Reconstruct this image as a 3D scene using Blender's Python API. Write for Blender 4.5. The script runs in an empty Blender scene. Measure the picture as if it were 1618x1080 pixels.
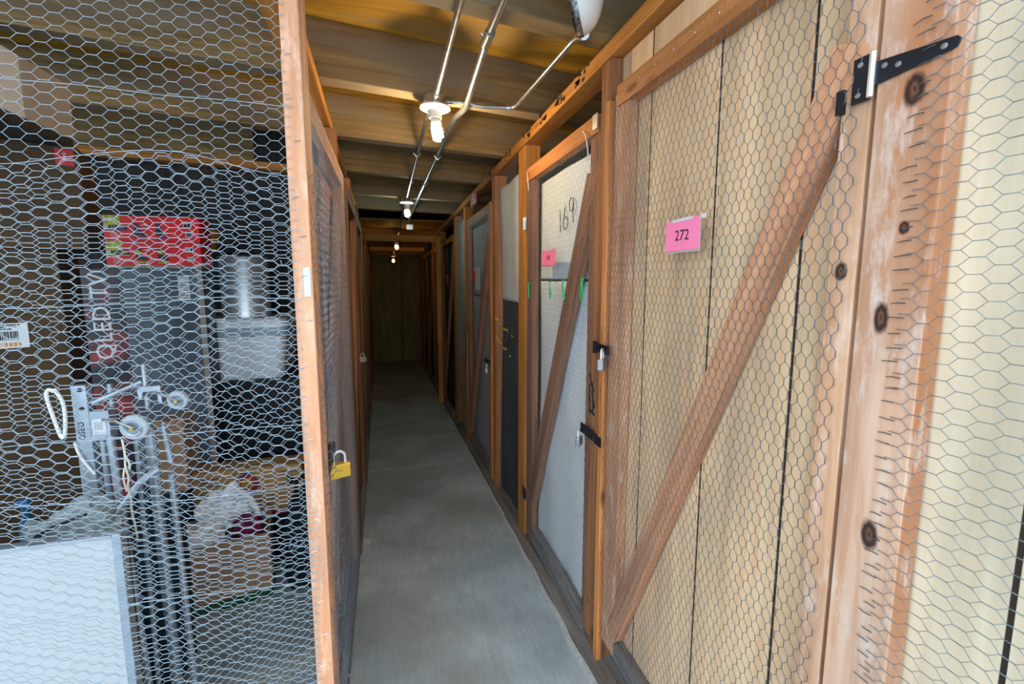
import bpy, math, random
import numpy as np
from mathutils import Vector, Matrix, noise

random.seed(7)
rng = np.random.default_rng(7)
S = bpy.context.scene
COL = S.collection
ORIGIN = {}          # world position of each object's origin
SL = 0.066           # the concrete falls away down the aisle
def zf(y): return -SL * y

# ------------------------------------------------------------------ materials
MATS = {}
def _new(name):
    m = bpy.data.materials.new(name); m.use_nodes = True
    nt = m.node_tree; b = nt.nodes['Principled BSDF']
    return m, nt, b
def N(nt, typ, **kw):
    n = nt.nodes.new(typ)
    for k, v in kw.items():
        if k in n.inputs: n.inputs[k].default_value = v
        else: setattr(n, k, v)
    return n
def ramp(nt, src, stops):
    r = nt.nodes.new('ShaderNodeValToRGB'); e = r.color_ramp.elements
    while len(e) < len(stops): e.new(0.5)
    for i, (p, c) in enumerate(stops):
        e[i].position = p; e[i].color = (c[0], c[1], c[2], 1) if not isinstance(c, (int, float)) else (c, c, c, 1)
    nt.links.new(src, r.inputs[0]); return r
def mixc(nt, fac, a, b, mode='MIX'):
    m = nt.nodes.new('ShaderNodeMix'); m.data_type = 'RGBA'; m.blend_type = mode
    if isinstance(fac, (int, float)): m.inputs[0].default_value = fac
    else: nt.links.new(fac, m.inputs[0])
    for s, i in ((a, 6), (b, 7)):
        if isinstance(s, tuple): m.inputs[i].default_value = (*s[:3], 1)
        else: nt.links.new(s, m.inputs[i])
    return m.outputs[2]
def bump(nt, b, src, strength=0.2, dist=0.002):
    n = N(nt, 'ShaderNodeBump', Strength=strength, Distance=dist)
    nt.links.new(src, n.inputs['Height']); nt.links.new(n.outputs[0], b.inputs['Normal'])

def wood(name, c1, c2, knots=(), wear=None, auto=True, rough=.7, c3=None, fleck=None):
    """sawn timber; the grain runs along U of the UV map (metres)"""
    if name in MATS: return MATS[name]
    m, nt, b = _new(name); MATS[name] = m; L = nt.links.new
    uv = N(nt, 'ShaderNodeUVMap')
    mp = N(nt, 'ShaderNodeMapping'); mp.inputs['Scale'].default_value = (2.2, 42, 1); L(uv.outputs[0], mp.inputs[0])
    g = N(nt, 'ShaderNodeTexNoise', Scale=1.0, Detail=7.0, Roughness=.62, Distortion=.6); L(mp.outputs[0], g.inputs[0])
    mp2 = N(nt, 'ShaderNodeMapping'); mp2.inputs['Scale'].default_value = (1.3, 7, 1); L(uv.outputs[0], mp2.inputs[0])
    p = N(nt, 'ShaderNodeTexNoise', Scale=1.0, Detail=3.0); L(mp2.outputs[0], p.inputs[0])
    col = ramp(nt, g.outputs[0], [(.34, c2), (.62, c1)]).outputs[0]
    patch = ramp(nt, p.outputs[0], [(.35, .62), (.65, 1.1)]).outputs[0]
    col = mixc(nt, .8, col, patch, 'MULTIPLY')
    if c3:
        p3 = N(nt, 'ShaderNodeTexNoise', Scale=.7, Detail=2.0); L(mp2.outputs[0], p3.inputs[0])
        f3 = ramp(nt, p3.outputs[0], [(.48, 0.0), (.62, .9)]).outputs[0]
        col = mixc(nt, f3, col, c3)
    if fleck:
        mp6 = N(nt, 'ShaderNodeMapping'); mp6.inputs['Scale'].default_value = (2.6, 34, 1); L(uv.outputs[0], mp6.inputs[0])
        fk = N(nt, 'ShaderNodeTexNoise', Scale=1.0, Detail=3.0); L(mp6.outputs[0], fk.inputs[0])
        col = mixc(nt, ramp(nt, fk.outputs[0], [(.56, 0.0), (.68, .6)]).outputs[0], col, fleck)
    if wear:
        mp4 = N(nt, 'ShaderNodeMapping'); mp4.inputs['Scale'].default_value = (6, 22, 1); L(uv.outputs[0], mp4.inputs[0])
        w = N(nt, 'ShaderNodeTexNoise', Scale=1.0, Detail=8.0, Roughness=.7); L(mp4.outputs[0], w.inputs[0])
        col = mixc(nt, ramp(nt, w.outputs[0], [(.52, 0.0), (.70, .75)]).outputs[0], col, wear)
    if auto:
        mp5 = N(nt, 'ShaderNodeMapping'); mp5.inputs['Scale'].default_value = (2.6, 9, 1); L(uv.outputs[0], mp5.inputs[0])
        v = N(nt, 'ShaderNodeTexVoronoi', Scale=1.0, Randomness=1.0); L(mp5.outputs[0], v.inputs[0])
        col = mixc(nt, ramp(nt, v.outputs['Distance'], [(.05, .85), (.13, 0.0)]).outputs[0], col, (c2[0]*.35, c2[1]*.3, c2[2]*.3))
    for (ku, kv, ru, rv) in knots:
        mk = N(nt, 'ShaderNodeMapping'); mk.inputs['Location'].default_value = (-ku/ru, -kv/rv, 0); mk.inputs['Scale'].default_value = (1/ru, 1/rv, 0)
        L(uv.outputs[0], mk.inputs[0])
        nd = N(nt, 'ShaderNodeTexNoise', Scale=1.6, Detail=3.0); L(mk.outputs[0], nd.inputs[0])
        ad = N(nt, 'ShaderNodeVectorMath', operation='MULTIPLY_ADD'); ad.inputs[1].default_value = (.5, .5, 0); L(nd.outputs[1], ad.inputs[0]); L(mk.outputs[0], ad.inputs[2])
        sb = N(nt, 'ShaderNodeVectorMath', operation='SUBTRACT'); sb.inputs[1].default_value = (.25, .25, 0); L(ad.outputs[0], sb.inputs[0])
        ln = N(nt, 'ShaderNodeVectorMath', operation='LENGTH'); L(sb.outputs[0], ln.inputs[0])
        halo = ramp(nt, ln.outputs['Value'], [(.62, .97), (.80, .55), (1.0, 0.0)]).outputs[0]
        col = mixc(nt, halo, col, (.030, .012, .010))
        ring = ramp(nt, ln.outputs['Value'], [(.05, .0), (.22, .8), (.45, 0.0)]).outputs[0]
        col = mixc(nt, ring, col, (.20, .085, .05))
    L(col, b.inputs['Base Color']); b.inputs['Roughness'].default_value = rough
    b.inputs['Specular IOR Level'].default_value = .25
    bump(nt, b, g.outputs[0], .25, .0015)
    return m

def plain(name, c, rough=.6, metal=0.0, var=.12, scale=8, spec=.4, c2=None, bmp=.0, lo_hi=(.3, .7)):
    if name in MATS: return MATS[name]
    m, nt, b = _new(name); MATS[name] = m
    tc = N(nt, 'ShaderNodeTexCoord'); n = N(nt, 'ShaderNodeTexNoise', Scale=scale, Detail=4.0)
    nt.links.new(tc.outputs['Object'], n.inputs[0])
    lo = c2 or tuple(x*(1-var) for x in c); hi = c if c2 else tuple(min(1, x*(1+var)) for x in c)
    r = ramp(nt, n.outputs[0], [(lo_hi[0], lo), (lo_hi[1], hi)])
    nt.links.new(r.outputs[0], b.inputs['Base Color'])
    b.inputs['Roughness'].default_value = rough; b.inputs['Metallic'].default_value = metal; b.inputs['Specular IOR Level'].default_value = spec
    if bmp: bump(nt, b, n.outputs[0], bmp, .004)
    return m

def emit(name, c, s):
    if name in MATS: return MATS[name]
    m, nt, b = _new(name); MATS[name] = m
    b.inputs['Base Color'].default_value = (.8, .8, .78, 1)
    b.inputs['Emission Color'].default_value = (*c, 1); b.inputs['Emission Strength'].default_value = s
    return m

def concrete():
    m, nt, b = _new('concrete'); L = nt.links.new
    tc = N(nt, 'ShaderNodeTexCoord')
    a = N(nt, 'ShaderNodeTexNoise', Scale=1.6, Detail=6.0, Roughness=.6, Distortion=.3); L(tc.outputs['Object'], a.inputs[0])
    c = ramp(nt, a.outputs[0], [(.3, (.27, .345, .375)), (.5, (.41, .50, .535)), (.72, (.54, .63, .66))]).outputs[0]
    mp = N(nt, 'ShaderNodeMapping'); mp.inputs['Scale'].default_value = (60, 9, 1); mp.inputs['Rotation'].default_value = (0, 0, .5); L(tc.outputs['Object'], mp.inputs[0])
    s = N(nt, 'ShaderNodeTexNoise', Scale=1.0, Detail=4.0); L(mp.outputs[0], s.inputs[0])
    c = mixc(nt, .35, c, ramp(nt, s.outputs[0], [(.35, .7), (.65, 1.15)]).outputs[0], 'MULTIPLY')
    f = N(nt, 'ShaderNodeTexNoise', Scale=70.0, Detail=3.0); L(tc.outputs['Object'], f.inputs[0])
    c = mixc(nt, ramp(nt, f.outputs[0], [(.68, 0.0), (.74, .55)]).outputs[0], c, (.13, .13, .12))
    # pale efflorescence patches near the left sill
    e = N(nt, 'ShaderNodeTexNoise', Scale=6.0, Detail=9.0, Roughness=.75); L(tc.outputs['Object'], e.inputs[0])
    c = mixc(nt, ramp(nt, e.outputs[0], [(.60, 0.0), (.68, .55)]).outputs[0], c, (.55, .57, .56))
    for (ex, ey, er) in ((-.17, 2.28, .17), (-.20, 2.75, .10)):
        vd = N(nt, 'ShaderNodeVectorMath', operation='DISTANCE'); vd.inputs[1].default_value = (ex, ey, zf(ey)); L(tc.outputs['Object'], vd.inputs[0])
        sc = N(nt, 'ShaderNodeMath', operation='MULTIPLY_ADD'); sc.inputs[1].default_value = -1/er; sc.inputs[2].default_value = .55; L(vd.outputs['Value'], sc.inputs[0])
        e2 = N(nt, 'ShaderNodeTexNoise', Scale=16.0, Detail=8.0, Roughness=.7, Distortion=.8); L(tc.outputs['Object'], e2.inputs[0])
        sm = N(nt, 'ShaderNodeMath', operation='ADD'); L(sc.outputs[0], sm.inputs[0]); L(e2.outputs[0], sm.inputs[1])
        c = mixc(nt, ramp(nt, sm.outputs[0], [(.52, 0.0), (.74, .7)]).outputs[0], c, (.60, .69, .73))
    st = N(nt, 'ShaderNodeTexNoise', Scale=.9, Detail=5.0, Roughness=.65); L(tc.outputs['Object'], st.inputs[0])
    c = mixc(nt, ramp(nt, st.outputs[0], [(.46, 0.0), (.62, .6)]).outputs[0], c, (.27, .265, .225))
    L(c, b.inputs['Base Color']); b.inputs['Roughness'].default_value = .75
    bump(nt, b, f.outputs[0], .25, .002)
    return m

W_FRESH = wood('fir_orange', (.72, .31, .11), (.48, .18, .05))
W_POST = wood('fir_pinkish', (.80, .44, .27), (.66, .31, .16), wear=(.82, .60, .47))
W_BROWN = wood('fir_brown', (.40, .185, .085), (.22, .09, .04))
W_GOLD = wood('fir_golden', (.62, .28, .07), (.42, .17, .035))  # same fir, golden bulb light put into the tint
W_STILE = wood('fir_pale', (.68, .38, .22), (.52, .25, .12), wear=(.72, .58, .48))
W_LEFT = wood('fir_shaded', (.24, .12, .06), (.13, .06, .03))  # same fir, darkened to carry the shade on the left-hand doors
W_SILL = wood('sill_dirty', (.27, .25, .235), (.14, .125, .115), auto=False)
W_JOIST = wood('joist_grey', (.42, .285, .125), (.25, .165, .07), auto=False, c3=(.30, .24, .165))
W_DECK = wood('deck_plywood', (.52, .29, .035), (.36, .19, .02), auto=False, c3=(.33, .22, .08))
W_PLY = wood('plywood_siding', (.80, .58, .36), (.70, .47, .28), auto=False, fleck=(.74, .42, .22))
W_PLY2 = wood('plywood_cream', (.72, .625, .46), (.67, .56, .39), auto=False)
W_END = wood('plywood_end', (.36, .30, .13), (.28, .225, .09), auto=False)
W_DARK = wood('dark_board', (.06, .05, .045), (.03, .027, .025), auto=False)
W_PARA = None
WIRE = plain('galvanised_wire', (.20, .245, .29), .42, .55, .4, 60, .5)
WIREB = plain('galvanised_wire_lit', (.33, .425, .50), .38, .45, .2, 60, .5)  # same wire, daylight on the left cage put into its colour
WIRED = plain('galvanised_wire_darkened', (.11, .145, .18), .42, .5, .4, 60, .5)  # same wire, darkened as it looks in front of brightly lit wood
STEEL = plain('galvanised_steel', (.62, .64, .66), .28, .85, .15, 30)
CONDUIT = plain('conduit_steel', (.40, .44, .48), .33, .85, .25, 40)
ALU = plain('aluminium', (.36, .42, .49), .4, .6, .15, 25)
CHROME = plain('polished_steel', (.86, .90, .94), .36, .75, .03, 10)
BLACKM = plain('black_metal', (.02, .024, .03), .4, .4, .2, 30)
BLACK = plain('black_plastic', (.012, .014, .018), .5, 0, .3, 20)
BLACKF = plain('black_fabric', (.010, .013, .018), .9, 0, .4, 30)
NAVY = plain('navy_fabric', (.012, .03, .05), .8, 0, .4, 30)
WHITE = plain('white_card', (.58, .61, .63), .6, 0, .04, 10)
PORC = plain('white_porcelain', (.78, .76, .72), .3, 0, .05, 10)
SHEET = plain('white_sheet', (.78, .87, .93), .7, 0, .05, 5)
SHEETG = plain('grey_sheet', (.45, .48, .47), .75, 0, .12, 3)
CARDB = plain('cardboard', (.46, .29, .18), .85, 0, .10, 14)
CARDD = plain('cardboard_dark', (.055, .032, .012), .85, 0, .15, 10)
CARDY = plain('cardboard_yellow', (.52, .31, .11), .8, 0, .1, 12)
CARDG = plain('cardboard_grey', (.34, .30, .27), .8, 0, .08, 12)
PINK = plain('pink_card', (.92, .22, .42), .7, 0, .02, 10)
RED = plain('red_print', (.80, .022, .022), .45, 0, .12, 6)
REDD = plain('red_label', (.35, .02, .025), .6, 0, .2, 20)
INK = plain('black_ink', (.012, .012, .012), .7, 0, .1, 30)
BRASS = plain('brass', (.75, .47, .06), .35, .6, .1, 30)
GREEN = plain('green_tie', (.02, .55, .16), .6, 0, .1, 30)
YELLOW = plain('yellow_tie', (.75, .75, .05), .6, 0, .1, 30)
GREENB = plain('green_print', (.01, .10, .04), .6, 0, .15, 20)
BLUE = plain('blue_print', (.02, .08, .25), .6, 0, .15, 20)
TVART = plain('tv_box_art', (.36, .022, .012), .35, 0, .2, 6, c2=(.012, .006, .02), lo_hi=(.50, .66))
TVGREY = plain('tv_box_grey', (.16, .195, .23), .4, 0, .2, 3, c2=(.055, .067, .085))
TOTE = plain('frosted_plastic', (.84, .90, .95), .35, 0, .03, 5)
BAGW = plain('white_bag', (.90, .92, .94), .45, 0, .05, 8)
BAGM = plain('maroon_bag', (.20, .008, .06), .5, 0, .25, 12)
CORDW = plain('white_cord', (.78, .79, .77), .6, 0, .08, 30)
OPAL = plain('opal_glass', (.83, .86, .87), .18, 0, .02, 5, .5)
WHEEL = plain('grey_rubber', (.40, .45, .50), .5, 0, .1, 20)
CONC = concrete()
PURPLE = plain('purple_print', (.12, .05, .22), .5, 0, .3, 40)
LIME = plain('lime_print', (.45, .5, .05), .5, 0, .4, 60)

# ------------------------------------------------------------------ mesh builder
class MB:
    def __init__(s): s.v = []; s.f = []; s.uv = []
    def quad_uv(s, idx, uv): s.f.append(idx); s.uv.append(uv)
    def face(s, idx):
        s.f.append(tuple(idx)); s.uv.append([(s.v[i][0], s.v[i][2]) for i in idx])
    def hexa(s, P, L=None):
        """8 corners: 0-3 one end, 4-7 the other end; the grain runs 0 -> 4"""
        b = len(s.v); s.v += [tuple(p) for p in P]
        P = [Vector(p) for p in P]
        L = (P[4]-P[0]).length; o = random.random()*9; o2 = random.random()*5; acc = o2
        for i in range(4):
            j = (i+1) % 4; w = (P[j]-P[i]).length
            s.quad_uv((b+i, b+j, b+4+j, b+4+i), [(o, acc), (o, acc+w), (o+L, acc+w), (o+L, acc)]); acc += w
        w1 = (P[1]-P[0]).length; w2 = (P[2]-P[1]).length
        for q in ((3, 2, 1, 0), (4, 5, 6, 7)):
            s.quad_uv(tuple(b+i for i in q), [(o, o2), (o+w1*.1, o2), (o+w1*.1, o2+w2), (o, o2+w2)])
        return s
    def box(s, x0, x1, y0, y1, z0, z1, grain='z'):
        if grain == 'z':
            return s.hexa([(x0,y0,z0),(x1,y0,z0),(x1,y1,z0),(x0,y1,z0),(x0,y0,z1),(x1,y0,z1),(x1,y1,z1),(x0,y1,z1)])
        if grain == 'y':
            return s.hexa([(x0,y0,z0),(x0,y0,z1),(x1,y0,z1),(x1,y0,z0),(x0,y1,z0),(x0,y1,z1),(x1,y1,z1),(x1,y1,z0)])
        return s.hexa([(x0,y0,z0),(x0,y1,z0),(x0,y1,z1),(x0,y0,z1),(x1,y0,z0),(x1,y1,z0),(x1,y1,z1),(x1,y0,z1)])
    def beam(s, p0, p1, w, h, up=(0,0,1)):
        """bar from p0 to p1; h along up, w across"""
        p0, p1 = Vector(p0), Vector(p1); d = (p1-p0).normalized(); u = Vector(up)
        a = d.cross(u).normalized(); u = a.cross(d).normalized()
        c = [a*(-w/2)+u*(-h/2), a*(w/2)+u*(-h/2), a*(w/2)+u*(h/2), a*(-w/2)+u*(h/2)]
        return s.hexa([p0+x for x in c]+[p1+x for x in c])
    def tube(s, pts, r, n=8, caps=True, closed=False):
        pts = [Vector(p) for p in pts]; m = len(pts); b = len(s.v)
        rr = r if isinstance(r, (list, tuple)) else [r]*m
        up = None
        for i, p in enumerate(pts):
            if closed: d = pts[(i+1) % m]-pts[i-1]
            else: d = pts[min(i+1, m-1)]-pts[max(i-1, 0)]
            d.normalize()
            if up is None:
                up = d.orthogonal().normalized()
            up = (up-d*up.dot(d)); up = up.normalized() if up.length > 1e-6 else d.orthogonal().normalized()
            q = d.cross(up)
            for k in range(n):
                t = 2*math.pi*k/n; s.v.append(tuple(p+(up*math.cos(t)+q*math.sin(t))*rr[i]))
        for i in range(m if closed else m-1):
            i2 = (i+1) % m
            for k in range(n):
                s.face((b+i*n+k, b+i*n+(k+1) % n, b+i2*n+(k+1) % n, b+i2*n+k))
        if caps and not closed:
            s.face([b+k for k in range(n)][::-1]); s.face([b+(m-1)*n+k for k in range(n)])
        return s
    def lathe(s, prof, c=(0,0,0), axis=(0,0,1), n=24, cap0=True, cap1=True):
        """profile [(r, h)...] turned about axis through c"""
        ax = Vector(axis).normalized(); a = ax.orthogonal().normalized(); q = ax.cross(a); c = Vector(c); b = len(s.v); m = len(prof)
        for r, h in prof:
            for k in range(n):
                t = 2*math.pi*k/n; s.v.append(tuple(c+ax*h+(a*math.cos(t)+q*math.sin(t))*r))
        for i in range(m-1):
            for k in range(n): s.face((b+i*n+k, b+i*n+(k+1) % n, b+(i+1)*n+(k+1) % n, b+(i+1)*n+k))
        if cap0: s.face([b+k for k in range(n)][::-1])
        if cap1: s.face([b+(m-1)*n+k for k in range(n)])
        return s
    def prism(s, outline, d):
        """closed outline of 3-D points pushed along d"""
        b = len(s.v); n = len(outline); d = Vector(d)
        s.v += [tuple(p) for p in outline]+[tuple(Vector(p)+d) for p in outline]
        for k in range(n): s.face((b+k, b+(k+1) % n, b+n+(k+1) % n, b+n+k))
        s.face([b+k for k in range(n)][::-1]); s.face([b+n+k for k in range(n)]); return s
    def build(s, name, mat, parent=None, smooth=False, bev=0, loc=None):
        if parent is not None: o0 = ORIGIN[parent.name]
        elif loc is not None: o0 = Vector(loc)
        else:
            A = np.array(s.v); o0 = Vector(((A[:,0].min()+A[:,0].max())/2, (A[:,1].min()+A[:,1].max())/2, A[:,2].min()))
        me = bpy.data.meshes.new(name)
        me.from_pydata([(p[0]-o0.x, p[1]-o0.y, p[2]-o0.z) for p in s.v], [], s.f)
        lay = me.uv_layers.new(name='UVMap')
        flat = [c for uv in s.uv for xy in uv for c in xy]
        lay.data.foreach_set('uv', flat)
        return link(name, me, mat, parent, o0, smooth, bev)

def link(name, me, mat, parent, o0, smooth=False, bev=0):
    me.materials.append(mat)
    o = bpy.data.objects.new(name, me); COL.objects.link(o)
    if parent is not None: o.parent = parent
    else: o.location = o0
    ORIGIN[o.name] = Vector(o0)
    if smooth:
        me.polygons.foreach_set('use_smooth', [True]*len(me.polygons))
        try: me.set_sharp_from_angle(angle=math.radians(40))
        except Exception: pass
    if bev:
        b = o.modifiers.new('edge', 'BEVEL'); b.width = bev; b.segments = 2; b.limit_method = 'ANGLE'
    return o

def thing(name, label, cat, loc, group=None):
    o = bpy.data.objects.new(name, None); COL.objects.link(o); o.location = loc; o.empty_display_size = .05
    o['label'] = label; o['category'] = cat
    if group: o['group'] = group
    ORIGIN[o.name] = Vector(loc); return o
def tag(o, label, cat, group=None):
    o['label'] = label; o['category'] = cat
    if group: o['group'] = group
    return o
def struct(o): o['kind'] = 'structure'; return o

def text(name, body, origin, xd, yd, size, mat, parent, ext=.0006, align='CENTER', shear=0.0):
    cu = bpy.data.curves.new('t', 'FONT'); cu.body = body; cu.size = 1.0; cu.align_x = align; cu.align_y = 'CENTER'; cu.shear = shear
    cu.extrude = .5; cu.resolution_u = 2
    to = bpy.data.objects.new('t', cu); COL.objects.link(to)
    dg = bpy.context.evaluated_depsgraph_get(); me = bpy.data.meshes.new_from_object(to.evaluated_get(dg))
    bpy.data.objects.remove(to); bpy.data.curves.remove(cu)
    xd, yd = Vector(xd), Vector(yd); zd = xd.normalized().cross(yd.normalized())
    o0 = ORIGIN[parent.name]
    for v in me.vertices:
        p = Vector(origin)+xd*(v.co.x*size)+yd*(v.co.y*size)+zd*(v.co.z*2*ext)
        v.co = p-o0
    me.name = name
    return link(name, me, mat, parent, o0)

def smoothpath(pts, n=6):
    P = [Vector(p) for p in pts]; out = [P[0]]
    for i in range(1, len(P)-1):
        a = P[i]+(P[i-1]-P[i]).normalized()*min(.05, (P[i-1]-P[i]).length*.48); c = P[i]+(P[i+1]-P[i]).normalized()*min(.05, (P[i+1]-P[i]).length*.48)
        for k in range(n+1):
            u = k/n; out.append(a*(1-u)**2+P[i]*2*u*(1-u)+c*u*u)
    out.append(P[-1]); return out
# ------------------------------------------------------------------ chicken wire
T_, DX, PV = .0146, .0108, .0218
def hexwire(name, mat, parent, fn, U, V, normal, swap=False, r1=.00050, r2=.00078, warp=.0025, seed=0, keep=None, tri=False, t=T_, dx=DX, p=PV, extra=()):
    """netting of twisted hexagons over U x V; the twists run along u (along v when swap). fn maps Nx2 -> Nx3 world points"""
    U0, U1 = (V if swap else U); V0, V1 = (U if swap else V)
    cu = t+dx
    ni = int((U1-U0)/cu)+2; nj = int((V1-V0)/p)+2
    A = []; B = []; R = []
    I, J = np.meshgrid(np.arange(ni), np.arange(nj), indexing='ij'); I = I.ravel(); J = J.ravel()
    uc = U0+I*cu; vc = V0+(J+.5*(I % 2))*p
    l = np.stack([uc-t/2, vc], 1); r = np.stack([uc+t/2, vc], 1)
    A.append(l); B.append(r); R.append(np.full(len(l), r2))
    for sg in (-.5, .5):
        q = np.stack([uc+t/2+dx, vc+sg*p], 1); A.append(r); B.append(q); R.append(np.full(len(l), r1))
    A = np.concatenate(A); B = np.concatenate(B); R = np.concatenate(R)
    ins = (A[:,0] > U0) & (A[:,0] < U1) & (B[:,0] > U0) & (B[:,0] < U1) & (A[:,1] > V0) & (A[:,1] < V1) & (B[:,1] > V0) & (B[:,1] < V1)
    A, B, R = A[ins], B[ins], R[ins]
    for vv in extra:                       # straight strands woven through
        us = np.arange(U0, U1-.02, .02)
        A = np.concatenate([A, np.stack([us, np.full(len(us), vv)], 1)]); B = np.concatenate([B, np.stack([us+.02, np.full(len(us), vv)], 1)]); R = np.concatenate([R, np.full(len(us), r2)])
    ph = seed*1.7
    def wp(Q):
        u, v = Q[:,0], Q[:,1]
        du = np.sin(u*9+v*5+ph)+.6*np.sin(v*23+u*4+ph*2)+.45*np.sin(u*41-v*33+ph)
        dv = np.sin(u*7-v*8+ph*1.3)+.6*np.sin(u*19+v*6+ph*.7)+.45*np.sin(v*47+u*29+ph*3)
        return np.stack([u+du*warp, v+dv*warp], 1)
    A, B = wp(A), wp(B)
    if swap: A = A[:, ::-1]; B = B[:, ::-1]
    if keep is not None:
        k = keep(A) & keep(B); A, B, R = A[k], B[k], R[k]
    PA, PB = fn(A), fn(B)
    nrm = np.array(normal, float); nrm /= np.linalg.norm(nrm)
    d = PB-PA; d /= np.linalg.norm(d, axis=1)[:, None]+1e-12
    a = np.cross(d, nrm); a /= np.linalg.norm(a, axis=1)[:, None]+1e-12
    bq = np.cross(a, d)
    k = 3 if tri else 4
    n = len(A); vs = np.empty((n, 2*k, 3))
    for i in range(k):
        th = 2*math.pi*(i+.5)/k
        off = (a*math.cos(th)+bq*math.sin(th))*R[:, None]
        vs[:, i] = PA+off; vs[:, k+i] = PB+off
    base = (np.arange(n)*2*k)[:, None, None]
    fq = np.array([[i, (i+1) % k, k+(i+1) % k, k+i] for i in range(k)])[None]
    faces = (base+fq).reshape(-1, 4)
    o0 = ORIGIN[parent.name]; vs = vs.reshape(-1, 3)-np.array(o0)
    me = bpy.data.meshes.new(name)
    me.vertices.add(len(vs)); me.vertices.foreach_set('co', vs.ravel())
    me.loops.add(faces.size); me.loops.foreach_set('vertex_index', faces.ravel().astype(np.int32))
    me.polygons.add(len(faces)); me.polygons.foreach_set('loop_start', np.arange(0, faces.size, 4, dtype=np.int32))
    me.update(calc_edges=True); me.validate()
    return link(name, me, mat, parent, o0)

def planeX(x, amp=.002, k=3.0, ph=0):
    return lambda Q: np.stack([x+amp*np.sin(Q[:,0]*k*2+ph)*np.sin(Q[:,1]*k+ph), Q[:,0], Q[:,1]], 1)
def planeY(y, amp=.003, k=3.0, ph=0):
    return lambda Q: np.stack([Q[:,0], y+amp*np.sin(Q[:,0]*k*2+ph)*np.sin(Q[:,1]*k+ph), Q[:,1]], 1)

# ================================================================== SETTING
fl = MB()
ys = [-5, 0, 2, 3.97, 3.995, 6, 9, 12.7]
fl.hexa([(-6,-5,zf(-5)-.2),(-6,-5,zf(-5)),(4,-5,zf(-5)),(4,-5,zf(-5)-.2),(-6,13,zf(13)-.2),(-6,13,zf(13)),(4,13,zf(13)),(4,13,zf(13)-.2)])
o = struct(fl.build('floor', CONC, loc=(0,0,0)))
jt = MB(); pts = []
for i in range(31):
    x = -.24+.98*i/30; y = 4.0+.012*math.sin(i*1.9)+.008*math.sin(i*.7)
    pts.append((x, y, zf(y)+.0005))
for a, b in zip(pts, pts[1:]): jt.beam(a, b, .010+.006*random.random(), .002)
j = jt.build('trim_1', plain('efflorescence', (.55, .58, .58), .9, 0, .1, 60)); struct(j)

DECK = 2.575
dk = MB(); dk.box(-4.6, 2.1, .50, 12.7, DECK, DECK+.03, 'x')
struct(dk.build('ceiling', W_DECK, loc=(0,0,DECK)))
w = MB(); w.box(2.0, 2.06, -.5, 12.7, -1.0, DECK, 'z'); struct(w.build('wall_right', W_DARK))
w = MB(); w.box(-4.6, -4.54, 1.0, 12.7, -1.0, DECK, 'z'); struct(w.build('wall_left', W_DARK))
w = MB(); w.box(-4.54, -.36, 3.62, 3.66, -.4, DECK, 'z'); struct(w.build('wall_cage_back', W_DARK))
w = MB(); w.box(.9, 2.0, -.52, -.48, -.2, DECK, 'z'); struct(w.build('wall_right_end', W_PLY2))
# the plywood at the far end of the aisle: two sheets with a dark joint
w = MB(); w.box(-1.0, .28, 12.4, 12.43, -1.0, DECK, 'z'); struct(w.build('wall_end', W_END))
w = MB(); w.box(.30, 2.0, 12.4, 12.43, -1.0, DECK, 'z'); struct(w.build('wall_end_sheet', W_END))
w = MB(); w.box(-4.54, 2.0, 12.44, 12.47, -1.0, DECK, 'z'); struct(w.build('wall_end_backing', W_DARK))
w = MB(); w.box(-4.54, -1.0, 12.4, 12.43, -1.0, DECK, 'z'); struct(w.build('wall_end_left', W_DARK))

# ------------------------------------------------------------------ joists
JB = 2.34
def joist(Yr, label, x0=-4.3, x1=1.95, zb=JB, zt=DECK):
    m = MB(); sk = .145
    f = lambda x: Yr+sk*(x-.8)
    t = .085
    m.hexa([(x0,f(x0),zb),(x0,f(x0)+t,zb),(x0,f(x0)+t,zt),(x0,f(x0),zt),(x1,f(x1),zb),(x1,f(x1)+t,zb),(x1,f(x1)+t,zt),(x1,f(x1),zt)])
    o = m.build('ceiling_joist', W_JOIST, bev=.004)
    return tag(o, label, 'joist', 'ceiling joists over the aisle')
joist(.62, 'thick sawn ceiling joist above and in front of the white dome lamp')
joist(1.47, 'thick sawn ceiling joist that carries the white dome lamp')
joist(2.215, 'ceiling joist that carries the first bulb fixture from the opening')
joist(2.99, 'ceiling joist just behind the first lit bulb')
joist(3.87, 'ceiling joist midway between the first and the second lit bulb')
joist(4.83, 'pale ceiling joist that carries the second lit bulb')
joist(5.75, 'dark ceiling joist just in front of the orange header')

# orange header and lowered ceiling further down the aisle
m = MB(); m.box(-.33, .66, 6.5, 6.59, 2.03, 2.125, 'x')
tag(m.build('header_beam', W_GOLD, bev=.003), 'orange wooden header across the dark aisle, before the last two bulbs', 'beam')
m = MB(); m.box(-.36, .66, 8.7, 8.79, 2.03, 2.10, 'x')
tag(m.build('cross_beam', W_GOLD, bev=.003), 'narrow orange crosspiece behind the third lit bulb down the aisle', 'beam')
m = MB(); m.box(-.7, .95, 6.6, 12.39, 2.345, 2.36, 'y'); struct(m.build('ceiling_lowered', W_DECK))
m = MB(); m.box(-.45, .75, 7.70, 7.79, 2.20, 2.34, 'x')
tag(m.build('cross_beam', W_GOLD, bev=.003), 'crosspiece carrying the third lit bulb just past the header', 'beam')
m = MB(); m.box(-.45, .75, 10.6, 10.69, 2.082, 2.34, 'x')
tag(m.build('cross_beam', W_GOLD, bev=.003), 'crosspiece carrying the last and farthest lit bulb', 'beam')

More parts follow.
